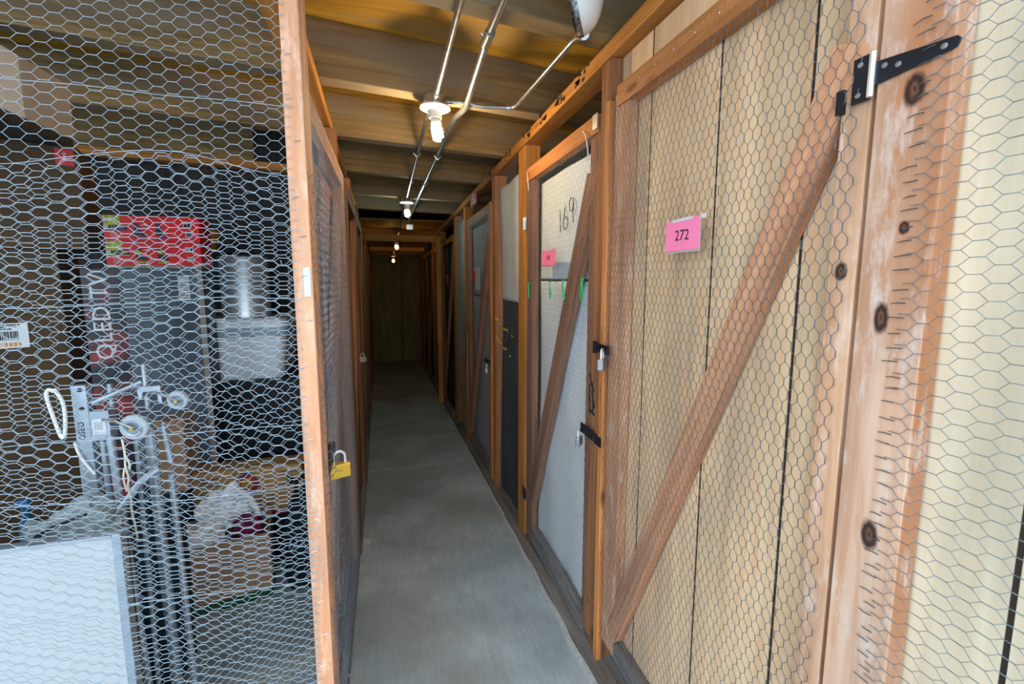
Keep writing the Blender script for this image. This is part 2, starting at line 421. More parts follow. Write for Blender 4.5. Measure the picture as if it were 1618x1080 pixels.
# ------------------------------------------------------------------ right wall framing
RX = .77
def plate_right():
    t = thing('top_plate', 'long orange top plate with black grade stamps along the right-hand cages', 'top plate', (.81, 6, 2.26))
    m = MB(); m.hexa([(.765,-.4,2.285),(.765,-.4,2.34),(.86,-.4,2.34),(.86,-.4,2.285),(.765,12.3,2.205),(.765,12.3,2.26),(.86,12.3,2.26),(.86,12.3,2.205)])
    m.build('plank', W_GOLD, t, bev=.003)
    random.seed(3)
    for (y0, y1) in ((1.62, 1.76), (1.86, 1.98), (2.08, 2.2), (2.34, 2.48), (2.75, 2.9), (3.3, 3.42)):
        q = MB()
        for k in range(11):
            y = y0+(y1-y0)*random.random(); z = 2.287-.0065*y+.045*random.random()+.004
            q.box(.7640, .7651, y, y+.008+.02*random.random(), z, z+.006+.016*random.random(), 'y')
        q.build('stamp_lettering', INK, t)
    return t
plate_right()
def post(y0, y1, label, mat, x0=RX, x1=RX+.09, z0=None, z1=None, name='wall_post'):
    zb = zf(y1)+.04 if z0 is None else z0
    m = MB(); m.box(x0, x1, y0, y1, zb, (2.28-.0065*y0) if z1 is None else z1)
    return tag(m.build(name, mat, bev=.003), label, 'post', 'upright wooden posts of the cages')
KN = [(1.791,.045,.030,.017),(1.585,.040,.013,.009),(1.442,.06,.032,.013),(1.072,.045,.032,.016),(.62,.05,.02,.014),(.35,.03,.018,.012)]
W_KNOT = wood('fir_knotty', (.72, .50, .37), (.60, .34, .21), knots=KN, wear=(.74, .67, .61), auto=False, c3=(.43, .18, .08))
# the knotty post: its UVs are set so the knots land where they stand
m = MB(); y0, y1, zb = .452, .552, -.0
P = [(RX,y0,zb),(RX,y1,zb),(RX+.04,y1,zb),(RX+.04,y0,zb)]
m.v = P+[(a,b,2.276) for a,b,c in P]
m.quad_uv((0,4,5,1), [(0,0),(2.285,0),(2.285,.1),(0,.1)])
m.quad_uv((1,5,6,2), [(5,.3),(7.285,.3),(7.285,.34),(5,.34)])
m.quad_uv((2,6,7,3), [(5,.5),(7.285,.5),(7.285,.6),(5,.6)])
m.quad_uv((3,7,4,0), [(8,.7),(10.285,.7),(10.285,.74),(8,.74)])
m.quad_uv((0,1,2,3), [(0,0)]*4); m.quad_uv((4,7,6,5), [(0,0)]*4)
kp = m.build('knotty_post', W_KNOT, bev=.0025)
tag(kp, 'broad pale wooden post with dark knots carrying the black strap hinge', 'post', 'upright wooden posts of the cages')
t = thing('wall_post', 'brown wooden post with orange strip for its lit edge between doors 272 and 169', 'post', (.81, 1.48, -.06), 'upright wooden posts of the cages')
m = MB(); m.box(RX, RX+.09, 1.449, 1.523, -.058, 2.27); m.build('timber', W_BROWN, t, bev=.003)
m = MB(); m.box(RX-.012, RX+.012, 1.440, 1.449, -.05, 2.12); m.box(RX-.012, RX, 1.449, 1.464, -.05, 2.12); m.build('lit_edge', W_FRESH, t)  # brighter wood stands in for daylight on the post's near edge
post(2.455, 2.60, 'golden-orange post on the far side of door 169, beside the black tarp', W_GOLD)
post(3.21, 3.32, 'orange post at the far end of the black tarp panel', W_FRESH)
post(4.55, 4.66, 'golden post beside the far door with the small red card', W_GOLD)
post(5.28, 5.40, 'golden post behind the grey hanging sheet', W_GOLD)
post(6.92, 7.04, 'dark golden post past the farthest red card', W_GOLD)
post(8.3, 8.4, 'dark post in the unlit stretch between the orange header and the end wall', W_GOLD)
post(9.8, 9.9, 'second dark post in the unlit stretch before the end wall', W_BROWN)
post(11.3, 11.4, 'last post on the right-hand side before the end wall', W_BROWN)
m = MB(); m.hexa([(.735,-.4,zf(-.4)),(.735,-.4,zf(-.4)+.045),(.825,-.4,zf(-.4)+.045),(.825,-.4,zf(-.4)),(.735,12.3,zf(12.3)),(.735,12.3,zf(12.3)+.045),(.825,12.3,zf(12.3)+.045),(.825,12.3,zf(12.3))])
tag(m.build('sill_plate', W_SILL, bev=.003), 'dirty dark sill board along the foot of the right-hand cages', 'sill board')
m = MB()
for i in range(26):
    y = .9+i*.14; x = .722+.006*math.sin(i*2.3); m.beam((x, y, zf(y)+.004), (.722+.006*math.sin((i+1)*2.3), y+.14, zf(y+.14)+.004), .022, .012)
struct(m.build('trim_2', plain('mortar', (.50, .52, .52), .9, 0, .2, 60)))

# plywood siding behind door 272 and the near panel, with routed grooves
def siding(name, y0, y1, grooves, mat, label, x=.815):
    t = thing(name, label, 'plywood panel', (x, (y0+y1)/2, 0))
    es = [y0]+sorted(grooves)+[y1]
    m = MB()
    for i, (a, b) in enumerate(zip(es, es[1:])):
        g0 = 0 if i == 0 else .0038; g1 = 0 if i == len(es)-2 else .0038
        m.box(x, x+.012, a+g0, b-g1, .02, 2.272)
    m.box(x+.012, x+.016, y0, y1, .02, 2.272)
    m.build('sheet', mat, t)
    g = MB()
    for k in grooves: g.box(x+.0012, x+.0118, k-.0037, k+.0037, .02, 2.272)
    if grooves: g.build('groove_line', plain('groove_dark', (.03, .02, .015), .9), t)
    return t
siding('plywood_siding', .53, 1.50, [.705, .961, 1.265], W_PLY, 'tan grooved plywood siding behind the wire of door 272')
siding('plywood_siding', -.48, .525, [.340, .03], W_PLY2, 'cream plywood siding nearest the viewer, right of the knotty post')

# ------------------------------------------------------------------ doors
def frame_part(t, name, mat, p0, p1, w, th=.036, up=(1,0,0)):
    m = MB(); m.beam(p0, p1, w, th, up); return m.build(name, mat, t, bev=.002)

# door 272
t = thing('cage_door', 'wire-covered wooden cage door with diagonal brace and pink card 272', 'door', (.79, 1.0, .02))
X = .793
m = MB(); m.box(X-.018, X+.018, 1.335, 1.428, .06, 2.135); m.build('stile', W_STILE, t, bev=.002)
m = MB(); q4 = [(X-.018,.562),(X-.018,.612),(X+.018,.612),(X+.018,.562)]
m.v = [(a,b,.06) for a,b in q4]+[(a,b,2.135) for a,b in q4]
for qi, (i, j, v0, v1) in enumerate(((0,1,0,.05),(1,2,.2,.236),(2,3,.4,.45),(3,0,.6,.636))):
    m.quad_uv((i, i+4, j+4, j), [(.06+9*(qi > 0),v0),(2.135+9*(qi > 0),v0),(2.135+9*(qi > 0),v1),(.06+9*(qi > 0),v1)])
m.quad_uv((0,1,2,3), [(0,0)]*4); m.quad_uv((7,6,5,4), [(0,0)]*4)
m.build('stile', wood('fir_pale_knot', (.74, .46, .30), (.58, .31, .17), knots=[(1.513,.026,.020,.013)], wear=(.80, .68, .60), auto=False), t, bev=.002)
m = MB(); m.box(X-.028, X+.018, .56, 1.40, 2.085, 2.152, 'y'); m.build('top_rail', W_FRESH, t, bev=.002)
m = MB(); m.box(X-.018, X+.018, .612, 1.335, .06, .12, 'y'); m.build('bottom_rail', W_SILL, t, bev=.002)
frame_part(t, 'brace', wood('brace_brown', (.66, .35, .20), (.46, .20, .10)), (X-.001, 1.352, .15), (X-.001, .603, 1.90), .070)
hexwire('wire_mesh', WIRED, t, planeX(.7655, .0022, 2.5, 1), (.566, 1.437), (.05, 2.15), (1,0,0), swap=True, seed=2, warp=.0020, r1=.00062, r2=.00092, t=.0130, dx=.0118, p=.0225)
h = MB(); h.box(.766, .7755, .604, .616, 1.785, 1.825); h.build('latch_eye', BLACKM, t)
# staples on the rail
for i in range(9):
    y = .66+i*.085; q = MB(); q.tube([(.762, y, 2.117), (.7605, y, 2.120), (.7605, y+.010, 2.126), (.762, y+.010, 2.128)], .0009, 5); q.build('staple', STEEL, t)

# strap hinge
t = thing('strap_hinge', 'black strap hinge screwed across the knotty post by door 272', 'hinge', (.768, .5, 1.79))
m = MB(); m.box(.766, .7695, .560, .590, 1.793, 1.866); m.build('leaf', BLACKM, t, bev=.0008)
m = MB(); m.tube([(.764, .5575, 1.795), (.764, .5575, 1.864)], .0048, 12); m.build('barrel', CHROME, t, smooth=True)
m = MB(); m.prism([(.7655, .554, 1.811), (.7655, .554, 1.848), (.7655, .448, 1.835), (.7655, .443, 1.829), (.7655, .447, 1.819)], (.003, 0, 0)); m.build('strap', BLACKM, t, bev=.0006)
for (y, z) in ((.540, 1.836), (.520, 1.829), (.462, 1.827), (.578, 1.853), (.578, 1.805)):
    m = MB(); m.lathe([(.0045, 0), (.0042, .0014), (.001, .0022)], (.766, y, z), (-1,0,0), 10); m.build('screw', STEEL, t, smooth=True)

# near netting beside the knotty post
t = thing('wire_netting', 'loose chicken wire stapled over the cream plywood panel', 'wire netting', (.77, 0, .05))
def near_fn(Q):
    y, z = Q[:,0], Q[:,1]
    x = .7665+.010*np.clip((.44-y)/.25, 0, 1)+.004*np.sin(z*5+1)*np.sin(y*8)*np.clip((.45-y)/.1, 0, 1)
    return np.stack([x, y, z-.05*np.clip((.5-y), 0, .5)*np.sin(z*2.1)*.4], 1)
hexwire('wire_mesh', WIRE, t, near_fn, (-.35, .492), (.1, 2.25), (1,0,0), seed=5, warp=.0022, p=.0232, t=.0150)
rnd = random.Random(4); m = MB()
for i in range(78):
    z = .35+i*.0232+rnd.uniform(-.004, .004); y = .486+rnd.uniform(-.004, .005); q = rnd.uniform(.2, 1)
    m = MB(); m.tube([(.7655, y-.010, z), (.7645, y, z+rnd.uniform(-.0015, .001)), (.7655, y+.004+.010*q, z-rnd.uniform(.0, .003))], [.0010, .0010, .0007], 5)
    m.build('loose_end', plain('dark_wire', (.10, .11, .12), .5, .5, .2, 40), t)

# pink cards
def card(y, z, w, hgt, txt, label, x=.757, tilt=.0, mat=PINK, ts=.03):
    t = thing('number_card', label, 'card', (x, y, z-hgt/2))
    c, s_ = math.cos(tilt), math.sin(tilt)
    def P(a, b, d=0): return (x+d-.010*(b/hgt+.5)*0, y-(a*c-b*s_), z+(a*s_+b*c))
    m = MB(); m.prism([P(-w/2,-hgt/2), P(w/2,-hgt/2), P(w/2,hgt/2), P(-w/2,hgt/2)], (.0012,0,0)); m.build('sheet', mat, t)
    m = MB(); m.prism([P(-w*.30,hgt*.44,-.001), P(w*.28,hgt*.44,-.001), P(w*.28,hgt*.53,-.001), P(-w*.30,hgt*.53,-.001)], (.004,0,0)); m.build('clip', WHITE, t)
    m = MB(); m.prism([P(w*.5,hgt*.40,.002), P(w*.62,hgt*.40,.002), P(w*.62,hgt*.54,.002), P(w*.5,hgt*.54,.002)], (.002,0,0)); m.build('tape', WHITE, t)
    m = MB(); m.prism([P(-w/2-.002,-hgt/2-.006,.0015), P(w/2+.002,-hgt/2-.006,.0015), P(w/2+.002,hgt/2,.0015), P(-w/2-.002,hgt/2,.0015)], (.0005,0,0)); m.build('sleeve', plain('clear_sleeve', (.45, .40, .40), .2), t)
    if txt: text('number', txt, P(0, -.002, -.0004), (0,-1,0), (0,0,1), ts, INK, t, ext=.0003)
    return t
card(1.010, 1.617, .138, .082, '272', 'large pink card reading 272 on the wire of the nearest door', tilt=.02, ts=.040)
card(2.035, 1.604, .185, .076, '169', 'pink card reading 169 on the white-sheeted door', tilt=-.01, ts=.036)

# door 169
t = thing('cage_door', 'wire-covered cage door 169 backed with white sheets, with a diagonal brace', 'door', (.79, 2.0, -.12))
X = .79
m = MB(); m.box(X-.017, X+.017, 1.530, 1.612, -.03, 2.10); m.build('stile', W_BROWN, t, bev=.002)
m = MB(); m.box(X-.017, X+.017, 2.325, 2.425, -.10, 2.10); m.build('stile', W_BROWN, t, bev=.002)
m = MB(); m.box(X-.026, X+.017, 1.545, 2.42, 2.045, 2.115, 'y'); m.build('top_rail', W_FRESH, t, bev=.002)
m = MB(); m.box(X-.017, X+.017, 1.612, 2.325, -.085, .015, 'y'); m.build('bottom_rail', W_SILL, t, bev=.002)
frame_part(t, 'brace', W_BROWN, (X-.002, 2.385, .10), (X-.002, 1.590, 1.90), .095)
def wavy(name, mat, parent, x, y0, y1, z0, z1, amp=.006, ny=24, nz=40, ph=0, kk=9, jag=0):
    m = MB(); rr = random.Random(ph)
    top = [rr.uniform(0, jag) for _ in range(ny+1)]
    for i in range(ny+1):
        for k in range(nz+1):
            y = y0+(y1-y0)*i/ny; z = z0+(z1-z0)*k/nz
            if k == nz: z -= top[i]
            dx = amp*(math.sin(y*kk+z*2.2+ph)+.6*math.sin(y*kk*2.3-z*3+ph*2)+.5*noise.noise(Vector((y*4, z*3, ph))))
            m.v.append((x+dx, y, z))
    for i in range(ny):
        for k in range(nz):
            a = i*(nz+1)+k; m.face((a, a+1, a+nz+2, a+nz+1))
    o = m.build(name, mat, parent, smooth=True)
    so = o.modifiers.new('thick', 'SOLIDIFY'); so.thickness = .002
    return o
wavy('upper_sheet', SHEET, t, .822, 1.60, 2.34, 1.497, 2.02, .004, ph=1)
wavy('lower_sheet', SHEET, t, .822, 1.60, 2.34, -.08, 1.487, .005, ph=3)
# marker number on the upper sheet
m = MB()
def stroke(mb, pts, r=.0019, x=.8085):
    mb.tube([(x, a, b) for a, b in pts], r, 6)
stroke(m, [(2.012, 1.832), (2.008, 1.78), (2.004, 1.724)])
stroke(m, [(1.945, 1.846), (1.962, 1.79), (1.968, 1.755), (1.952, 1.733), (1.922, 1.738), (1.912, 1.766), (1.930, 1.792), (1.958, 1.785)])
stroke(m, [(1.855, 1.862), (1.882, 1.868), (1.900, 1.845), (1.892, 1.812), (1.866, 1.808), (1.850, 1.832), (1.855, 1.862), (1.853, 1.80), (1.850, 1.752)])
m.build('marker_number', INK, t)
hexwire('wire_mesh', WIRE, t, planeX(.7665, .002, 2.5, 2), (1.545, 2.42), (-.08, 2.11), (1,0,0), swap=True, seed=9, warp=.0022, t=.0130, dx=.0118, p=.0225)
# hasp on the stile plus black marker scribble
m = MB(); m.box(.752, .7545, 1.385, 1.497, 1.222, 1.256, 'y'); m.box(.745, .756, 1.485, 1.500, 1.215, 1.262); m.build('hasp', BLACKM, t, bev=.001)
m = MB(); m.box(.757, .760, 1.505, 1.625, .855, .898, 'y'); m.box(.757, .761, 1.44, 1.497, .852, .892, 'y'); m.build('slide_bolt', BLACKM, t, bev=.001)
m = MB()
for s_ in ([(1.575,1.12),(1.560,1.085),(1.548,1.075)], [(1.575,1.07),(1.570,1.02),(1.566,.955)], [(1.566,1.09),(1.535,1.05)], [(1.55,1.05),(1.535,1.00),(1.545,.955)], [(1.545,1.01),(1.528,.985)], [(1.56,.965),(1.53,.955)]):
    stroke(m, s_, .0045, .7725)
m.build('marker_scribble', INK, t)
m = MB(); m.box(.760, .764, 1.535, 1.575, 2.06, 2.115); m.build('corner_bracket', STEEL, t, bev=.001)
def ring(name, c, r, mat, label, ty=0):
    m = MB(); pts = []
    for i in range(18):
        a = -.3+math.pi*1.25*i/17
        pts.append((c[0]-.012*math.sin(a), c[1]+r*.8*math.cos(a+1.2), c[2]+r*math.sin(a+1.9)))
    m.tube(pts, .0022, 6); return tag(m.build(name, mat, smooth=True), label, 'cable tie')
ring('cable_tie', (.757, 1.63, 2.02), .065, CORDW, 'white cable tie looped over the near top corner of door 169')
ring('cable_tie', (.757, 2.37, 2.04), .055, CORDW, 'white cable tie looped over the far top corner of door 169')
rk = random.Random(11)
for (y, z, lab) in ((2.36, 1.462, 'green tie hanging at the far edge of the slit in the white sheets'), (2.02, 1.475, 'green tie hanging below the slit, left of the brace'), (1.845, 1.48, 'green tie tight against the brace of door 169'), (1.645, 1.487, 'green tie at the near edge of the slit in the white sheets')):
    m = MB()
    for k in range(3):
        y2 = y+rk.uniform(-.012, .012)
        m.tube([(.762, y, z+.01), (.757, y2, z-.005), (.760, y2+rk.uniform(-.01, .01), z-.03-rk.random()*.025), (.762, y2+rk.uniform(-.015, .015), z-.05-rk.random()*.03)], .0026, 5)
    m.tube([(.763, y+.018, z+.008), (.757, y, z+.012), (.763, y-.018, z+.010)], .003, 5)
    tag(m.build('green_tie', GREEN), lab, 'tie', 'green ties along the slit in the sheets')

def padlock(loc, ang, sc, mat, label, sh=CHROME, up=0.0):
    """body hangs below loc; ang turns it about z"""
    t = thing('padlock', label, 'padlock', loc)
    ca, sa = math.cos(ang), math.sin(ang)
    def P(a, b, c): return (loc[0]+(a*ca-b*sa)*sc, loc[1]+(a*sa+b*ca)*sc, loc[2]+c*sc)
    m = MB(); c = [(-.025,-.010),(.025,-.010),(.025,.010),(-.025,.010)]
    m.hexa([P(a,b,-.060) for a,b in c]+[P(a,b,-.024) for a,b in c]); m.build('body', mat, t, bev=.003*sc)
    pts = [P(-.014,0,-.026), P(-.014,0,-.008)]+[P(-.014*math.cos(i*math.pi/8), 0, -.008+.014*math.sin(i*math.pi/8)) for i in range(1, 8)]+[P(.014,0,-.008), P(.014,0,-.026)]
    m = MB(); m.tube(pts, .0036*sc, 8); m.build('shackle', sh, t, smooth=True)
    m = MB(); m.lathe([(.006*sc, 0), (.006*sc, .0015*sc)], P(0,0,-.0605), (0,0,-1), 10); m.build('keyway', BLACKM, t)
    return t
LOCKST = plain('laminated_steel', (.28, .31, .34), .35, .7, .2, 80)
padlock((.736, 1.405, 1.238), .85, 1.15, LOCKST, 'steel padlock on the upper hasp beside door 272')
padlock((.740, 1.600, .868), .9, 1.05, LOCKST, 'dark padlock on the lower bolt at the edge of door 169')
padlock((.742, 3.42, .80), 1.3, 1.2, LOCKST, 'small dark padlock on the far braced door behind the black tarp')

def small_hinge(y, z, mat, label):
    t = thing('butt_hinge', label, 'hinge', (.763, y, z-.035))
    m = MB(); m.box(.7665, .7700, y-.03, y-.003, z-.035, z+.035); m.build('leaf', mat, t)
    m = MB(); m.box(.7665, .7700, y+.003, y+.03, z-.035, z+.035); m.build('leaf', mat, t)
    m = MB(); m.tube([(.7650, y, z-.036), (.7650, y, z+.036)], .004, 8); m.build('pin', mat, t)
small_hinge(2.46, 1.82, STEEL, 'silver hinge high on the golden post of door 169')
small_hinge(2.46, .16, BLACKM, 'dark hinge low on the golden post of door 169')

# fixed panel with black tarp
t = thing('wire_netting', 'wire panel with white cloth above black tarp, past door 169', 'wire netting', (.79, 2.9, -.2))
hexwire('wire_mesh', WIRE, t, planeX(.768, .003, 3, 4), (2.60, 3.215), (-.16, 2.24), (1,0,0), swap=True, seed=12, warp=.003, tri=True)
tp = thing('tarp', 'black tarp hanging in the lower half of the panel past door 169', 'tarp', (.815, 2.9, -.17))
wavy('cloth', BLACKF, tp, .818, 2.60, 3.22, -.16, 1.40, .006, ph=7)
tp = thing('hanging_cloth', 'white cloth with ragged lower edge hanging above the black tarp', 'cloth', (.815, 2.9, 1.33))
o = wavy('cloth', SHEET, tp, .802, 2.63, 3.17, 1.345, 2.155, .006, ph=8, jag=0)
for (y0, z0, y1, z1) in ((3.19, 1.20, 2.68, 1.11), (3.17, 1.06, 2.74, .965)):
    for i in range(8):
        a = i/8; y = y0+(y1-y0)*a; z = z0+(z1-z0)*a
        if i in (3, 6): continue
        m = MB(); m.tube([(.765, y, z), (.761, y-.018, z+rk.uniform(-.02, .02)), (.765, y-.036, z+rk.uniform(-.012, .012))], .0022, 5)
        tag(m.build('yellow_twine', YELLOW), 'scrap of yellow twine threaded through the wire over the black tarp', 'twine', 'yellow twine scraps over the black tarp')

# far braced door
t = thing('cage_door', 'far braced cage door backed with grey sheet and carrying a small red card', 'door', (.79, 3.9, -.25))
X = .79
m = MB(); m.box(X-.02, X+.015, 3.375, 3.47, -.18, 2.10); m.build('stile', W_FRESH, t, bev=.002)
m = MB(); m.box(X-.017, X+.017, 4.38, 4.48, -.24, 2.08); m.build('stile', W_FRESH, t, bev=.002)
m = MB(); m.box(X-.022, X+.017, 3.40, 4.48, 2.02, 2.09, 'y'); m.build('top_rail', W_GOLD, t, bev=.002)
m = MB(); m.box(X-.017, X+.017, 3.46, 4.38, -.22, -.12, 'y'); m.build('bottom_rail', W_SILL, t, bev=.002)
frame_part(t, 'brace', W_FRESH, (X-.002, 4.46, -.16), (X-.002, 3.47, 1.85), .09)
wavy('upper_sheet', SHEETG, t, .822, 3.47, 4.42, 1.34, 1.99, .004, ph=11)
wavy('lower_sheet', SHEETG, t, .822, 3.47, 4.42, -.21, 1.325, .004, ph=12)
hexwire('wire_mesh', WIRE, t, planeX(.767, .002, 2.5, 5), (3.38, 4.48), (-.2, 2.08), (1,0,0), swap=True, seed=14, tri=True)
m = MB(); m.box(.748, .7675, 3.40, 3.53, .80, .835, 'y'); m.build('hasp', BLACKM, t)
card(4.02, 1.53, .13, .11, '', 'small red card clipped to the far braced door', tilt=.0, mat=plain('red_card', (.7, .05, .09), .6))
m = MB(); m.box(.758, .7592, 3.75, 3.98, 1.40, 1.60, 'y'); tag(m.build('paper_note', WHITE), 'white paper note beside the small red card on the far door', 'paper')
t = thing('warning_sign', 'small red sign fixed under the top plate above the far braced door', 'sign', (.757, 3.98, 2.165))
m = MB(); m.box(.757, .760, 3.87, 4.17, 2.165, 2.292, 'y'); m.build('plate', plain('sign_red', (.55, .05, .08), .6), t)
m = MB()
for k in range(3): m.box(.7562, .757, 3.92+.02*k, 4.13-.02*k, 2.19+.033*k, 2.207+.033*k, 'y')
m.build('print', WHITE, t)

# grey sheet bay
t = thing('wire_netting', 'wire panel with a long grey sheet between two golden posts', 'wire netting', (.79, 4.97, -.33))
hexwire('wire_mesh', WIRE, t, planeX(.768, .003, 3, 6), (4.66, 5.28), (-.3, 2.2), (1,0,0), swap=True, seed=15, tri=True)
m = wavy('sheet', SHEETG, t, .81, 4.67, 5.27, .55, 2.16, .008, ph=13)
tp = thing('rolled_mat', 'pale rolled mat standing behind the wire under the grey sheet', 'mat', (.87, 5.0, -.33))
m = MB(); m.tube([(.90, 5.0, -.32), (.90, 5.0, .1), (.905, 5.01, .45), (.915, 5.02, .62)], [.085, .088, .085, .08], 20); m.build('roll', SHEETG, tp, smooth=True)

# darker doors further on
def far_door(y0, y1, label, sheet=None, card_lab=None):
    t = thing('cage_door', label, 'door', (.79, (y0+y1)/2, zf(y1)))
    zb = zf(y1)+.06; zt = 2.05
    for a, b in ((y0, y0+.09), (y1-.09, y1)):
        m = MB(); m.box(.772, .808, a, b, zb, zt); m.build('stile', W_GOLD if a == y0 else W_BROWN, t)
    m = MB(); m.box(.768, .808, y0, y1, zt-.07, zt, 'y'); m.build('top_rail', W_GOLD, t)
    frame_part(t, 'brace', W_BROWN, (.79, y1-.08, zb+.1), (.79, y0+.08, zt-.1), .09)
    wavy('backing', sheet or BLACKF, t, .825, y0+.06, y1-.06, zb, zt-.08, .004, ny=8, nz=12, ph=int(y0*10))
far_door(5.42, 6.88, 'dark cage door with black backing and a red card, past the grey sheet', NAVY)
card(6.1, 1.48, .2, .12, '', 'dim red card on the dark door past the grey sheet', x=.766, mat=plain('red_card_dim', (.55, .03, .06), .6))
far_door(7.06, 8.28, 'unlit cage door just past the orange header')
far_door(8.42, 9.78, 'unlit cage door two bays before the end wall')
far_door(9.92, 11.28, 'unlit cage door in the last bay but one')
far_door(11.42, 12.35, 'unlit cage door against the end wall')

# ================================================================== LEFT SIDE
def lx(y): return -.205-.012*max(0, y-1.2)-.018*max(0, y-3.0)
t = thing('corner_post', 'pink-orange corner post of the left cage wrapped in chicken wire', 'post', (-.19, 1.1, -.07))
m = MB(); m.box(-.206, -.168, 1.055, 1.145, -.07, 2.28); m.build('timber', W_POST, t, bev=.003)
rs = random.Random(9)
for i in range(16):
    z = .55+i*.095+rs.uniform(-.02, .02); x = -.19+rs.uniform(-.008, .012)
    q = MB(); q.tube([(x-.006, 1.0545, z), (x-.006, 1.0525, z), (x+.006, 1.0525, z+.003), (x+.006, 1.0545, z+.003)], .0008, 5); q.build('staple', STEEL, t)
m = MB(); m.box(-.186, -.172, 1.0525, 1.0545, 1.46, 1.525); m.build('torn_tag', WHITE, t)
# long top plate and posts
m = MB(); m.hexa([(-.33,1.05,2.285),(-.33,1.05,2.335),(-.235,1.05,2.335),(-.235,1.05,2.285),(-.62,12.3,2.205),(-.62,12.3,2.255),(-.525,12.3,2.255),(-.525,12.3,2.205)])
tag(m.build('top_plate', W_GOLD, bev=.003), 'long orange top plate along the left-hand cages', 'top plate')
m = MB(); m.hexa([(-.32,1.05,zf(1.05)),(-.32,1.05,zf(1.05)+.04),(-.232,1.05,zf(1.05)+.04),(-.232,1.05,zf(1.05)),(-.59,12.3,zf(12.3)),(-.59,12.3,zf(12.3)+.04),(-.50,12.3,zf(12.3)+.04),(-.50,12.3,zf(12.3))])
tag(m.build('sill_plate', W_SILL, bev=.003), 'dark sill board along the foot of the left-hand cages', 'sill board')
def lpost(y0, y1, label, mat):
    x = lx(y0)-.03; return post(y0, y1, label, mat, x-.085, x)
lpost(2.46, 2.56, 'brown post beyond the door with the brass padlock', W_BROWN)
lpost(3.58, 3.68, 'orange post where the left cage ends', W_FRESH)
lpost(4.8, 4.9, 'thin-looking post on the left opposite the black tarp', W_BROWN)
lpost(6.0, 6.1, 'golden post on the left before the orange header', W_GOLD)
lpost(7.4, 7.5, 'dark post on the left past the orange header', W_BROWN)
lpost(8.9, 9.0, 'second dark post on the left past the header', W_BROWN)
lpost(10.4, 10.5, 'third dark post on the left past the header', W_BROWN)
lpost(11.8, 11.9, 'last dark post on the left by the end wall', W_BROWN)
def left_door(y0, y1, label, mesh=True, backing=None, mat=W_FRESH, brace=True, zt=2.02):
    xa = lx(y0); t = thing('cage_door', label, 'door', (xa-.02, (y0+y1)/2, zf(y1)+.05))
    zb = zf(y1)+.06; sh = lambda y: lx(y)
    for a, b in ((y0, y0+.085), (y1-.085, y1)):
        m = MB(); m.box(sh(a)-.026, sh(a), a, b, zb, zt); m.build('stile', mat, t, bev=.002)
    def rail(z0, z1):
        ya, yb = y0+.004, y1-.004; q = MB()
        return q.hexa([(sh(ya)-.022,ya,z0),(sh(ya)-.022,ya,z1),(sh(ya)+.003,ya,z1),(sh(ya)+.003,ya,z0),(sh(yb)-.022,yb,z0),(sh(yb)-.022,yb,z1),(sh(yb)+.003,yb,z1),(sh(yb)+.003,yb,z0)])
    rail(zt-.07, zt+.003).build('top_rail', mat, t)
    rail(zb-.003, zb+.08).build('bottom_rail', W_SILL, t)
    if brace: frame_part(t, 'brace', W_BROWN, ((sh(y0)+sh(y1))/2-.02, y0+.10, zb+.15), ((sh(y0)+sh(y1))/2-.02, y1-.12, zt-.12), .09)
    if mesh:
        hexwire('wire_mesh', WIRE, t, lambda Q: np.stack([np.array([sh(v) for v in Q[:,0]])+.005, Q[:,0], Q[:,1]], 1), (y0, y1), (zb, zt), (1,0,0), swap=True, seed=int(y0*7), tri=y0 > 2)
    if backing:
        m = MB(); m.beam((sh(y0)-.10, y0, (zb+2.2)/2), (sh(y1)-.10, y1, (zb+2.2)/2), .01, 2.2-zb, (0,0,1)); m.build('backing', backing, t)
    return t
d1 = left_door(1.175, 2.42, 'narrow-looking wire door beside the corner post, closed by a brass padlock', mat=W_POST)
m = MB(); m.box(-.275, -.262, 1.62, 1.84, .02, 1.96); m.build('backing_board', W_BROWN, d1)
m = MB(); m.box(-.275, -.262, 1.96, 2.34, .02, 1.96); m.build('backing_board', W_BROWN, d1)
m = MB(); m.box(-.199, -.170, 1.19, 1.30, .985, 1.03, 'y'); m.build('hasp', BLACKM, d1, bev=.001)
padlock((-.157, 1.265, 1.005), .35, 1.15, BRASS, 'brass padlock hanging on the left wire door by the corner post')
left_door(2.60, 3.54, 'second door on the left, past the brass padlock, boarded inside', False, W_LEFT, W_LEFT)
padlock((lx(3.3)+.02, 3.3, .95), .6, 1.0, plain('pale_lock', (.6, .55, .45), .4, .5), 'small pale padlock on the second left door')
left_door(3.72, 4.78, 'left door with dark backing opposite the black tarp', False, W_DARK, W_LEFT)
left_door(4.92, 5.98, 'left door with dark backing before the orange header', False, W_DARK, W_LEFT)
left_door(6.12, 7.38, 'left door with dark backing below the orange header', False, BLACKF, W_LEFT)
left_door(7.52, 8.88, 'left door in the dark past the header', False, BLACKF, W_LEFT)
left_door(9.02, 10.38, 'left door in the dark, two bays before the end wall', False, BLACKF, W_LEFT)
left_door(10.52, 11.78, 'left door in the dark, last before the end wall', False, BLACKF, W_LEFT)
m = MB(); m.box(-.40, -.33, 6.5, 6.59, zf(6.5)+.04, 2.12); tag(m.build('wall_post', W_GOLD), 'golden upright carrying the left end of the header', 'post', 'upright wooden posts of the cages')
m = MB(); m.box(.66, .73, 6.5, 6.59, zf(6.5)+.04, 2.12); tag(m.build('wall_post', W_GOLD), 'golden upright carrying the right end of the header', 'post', 'upright wooden posts of the cages')

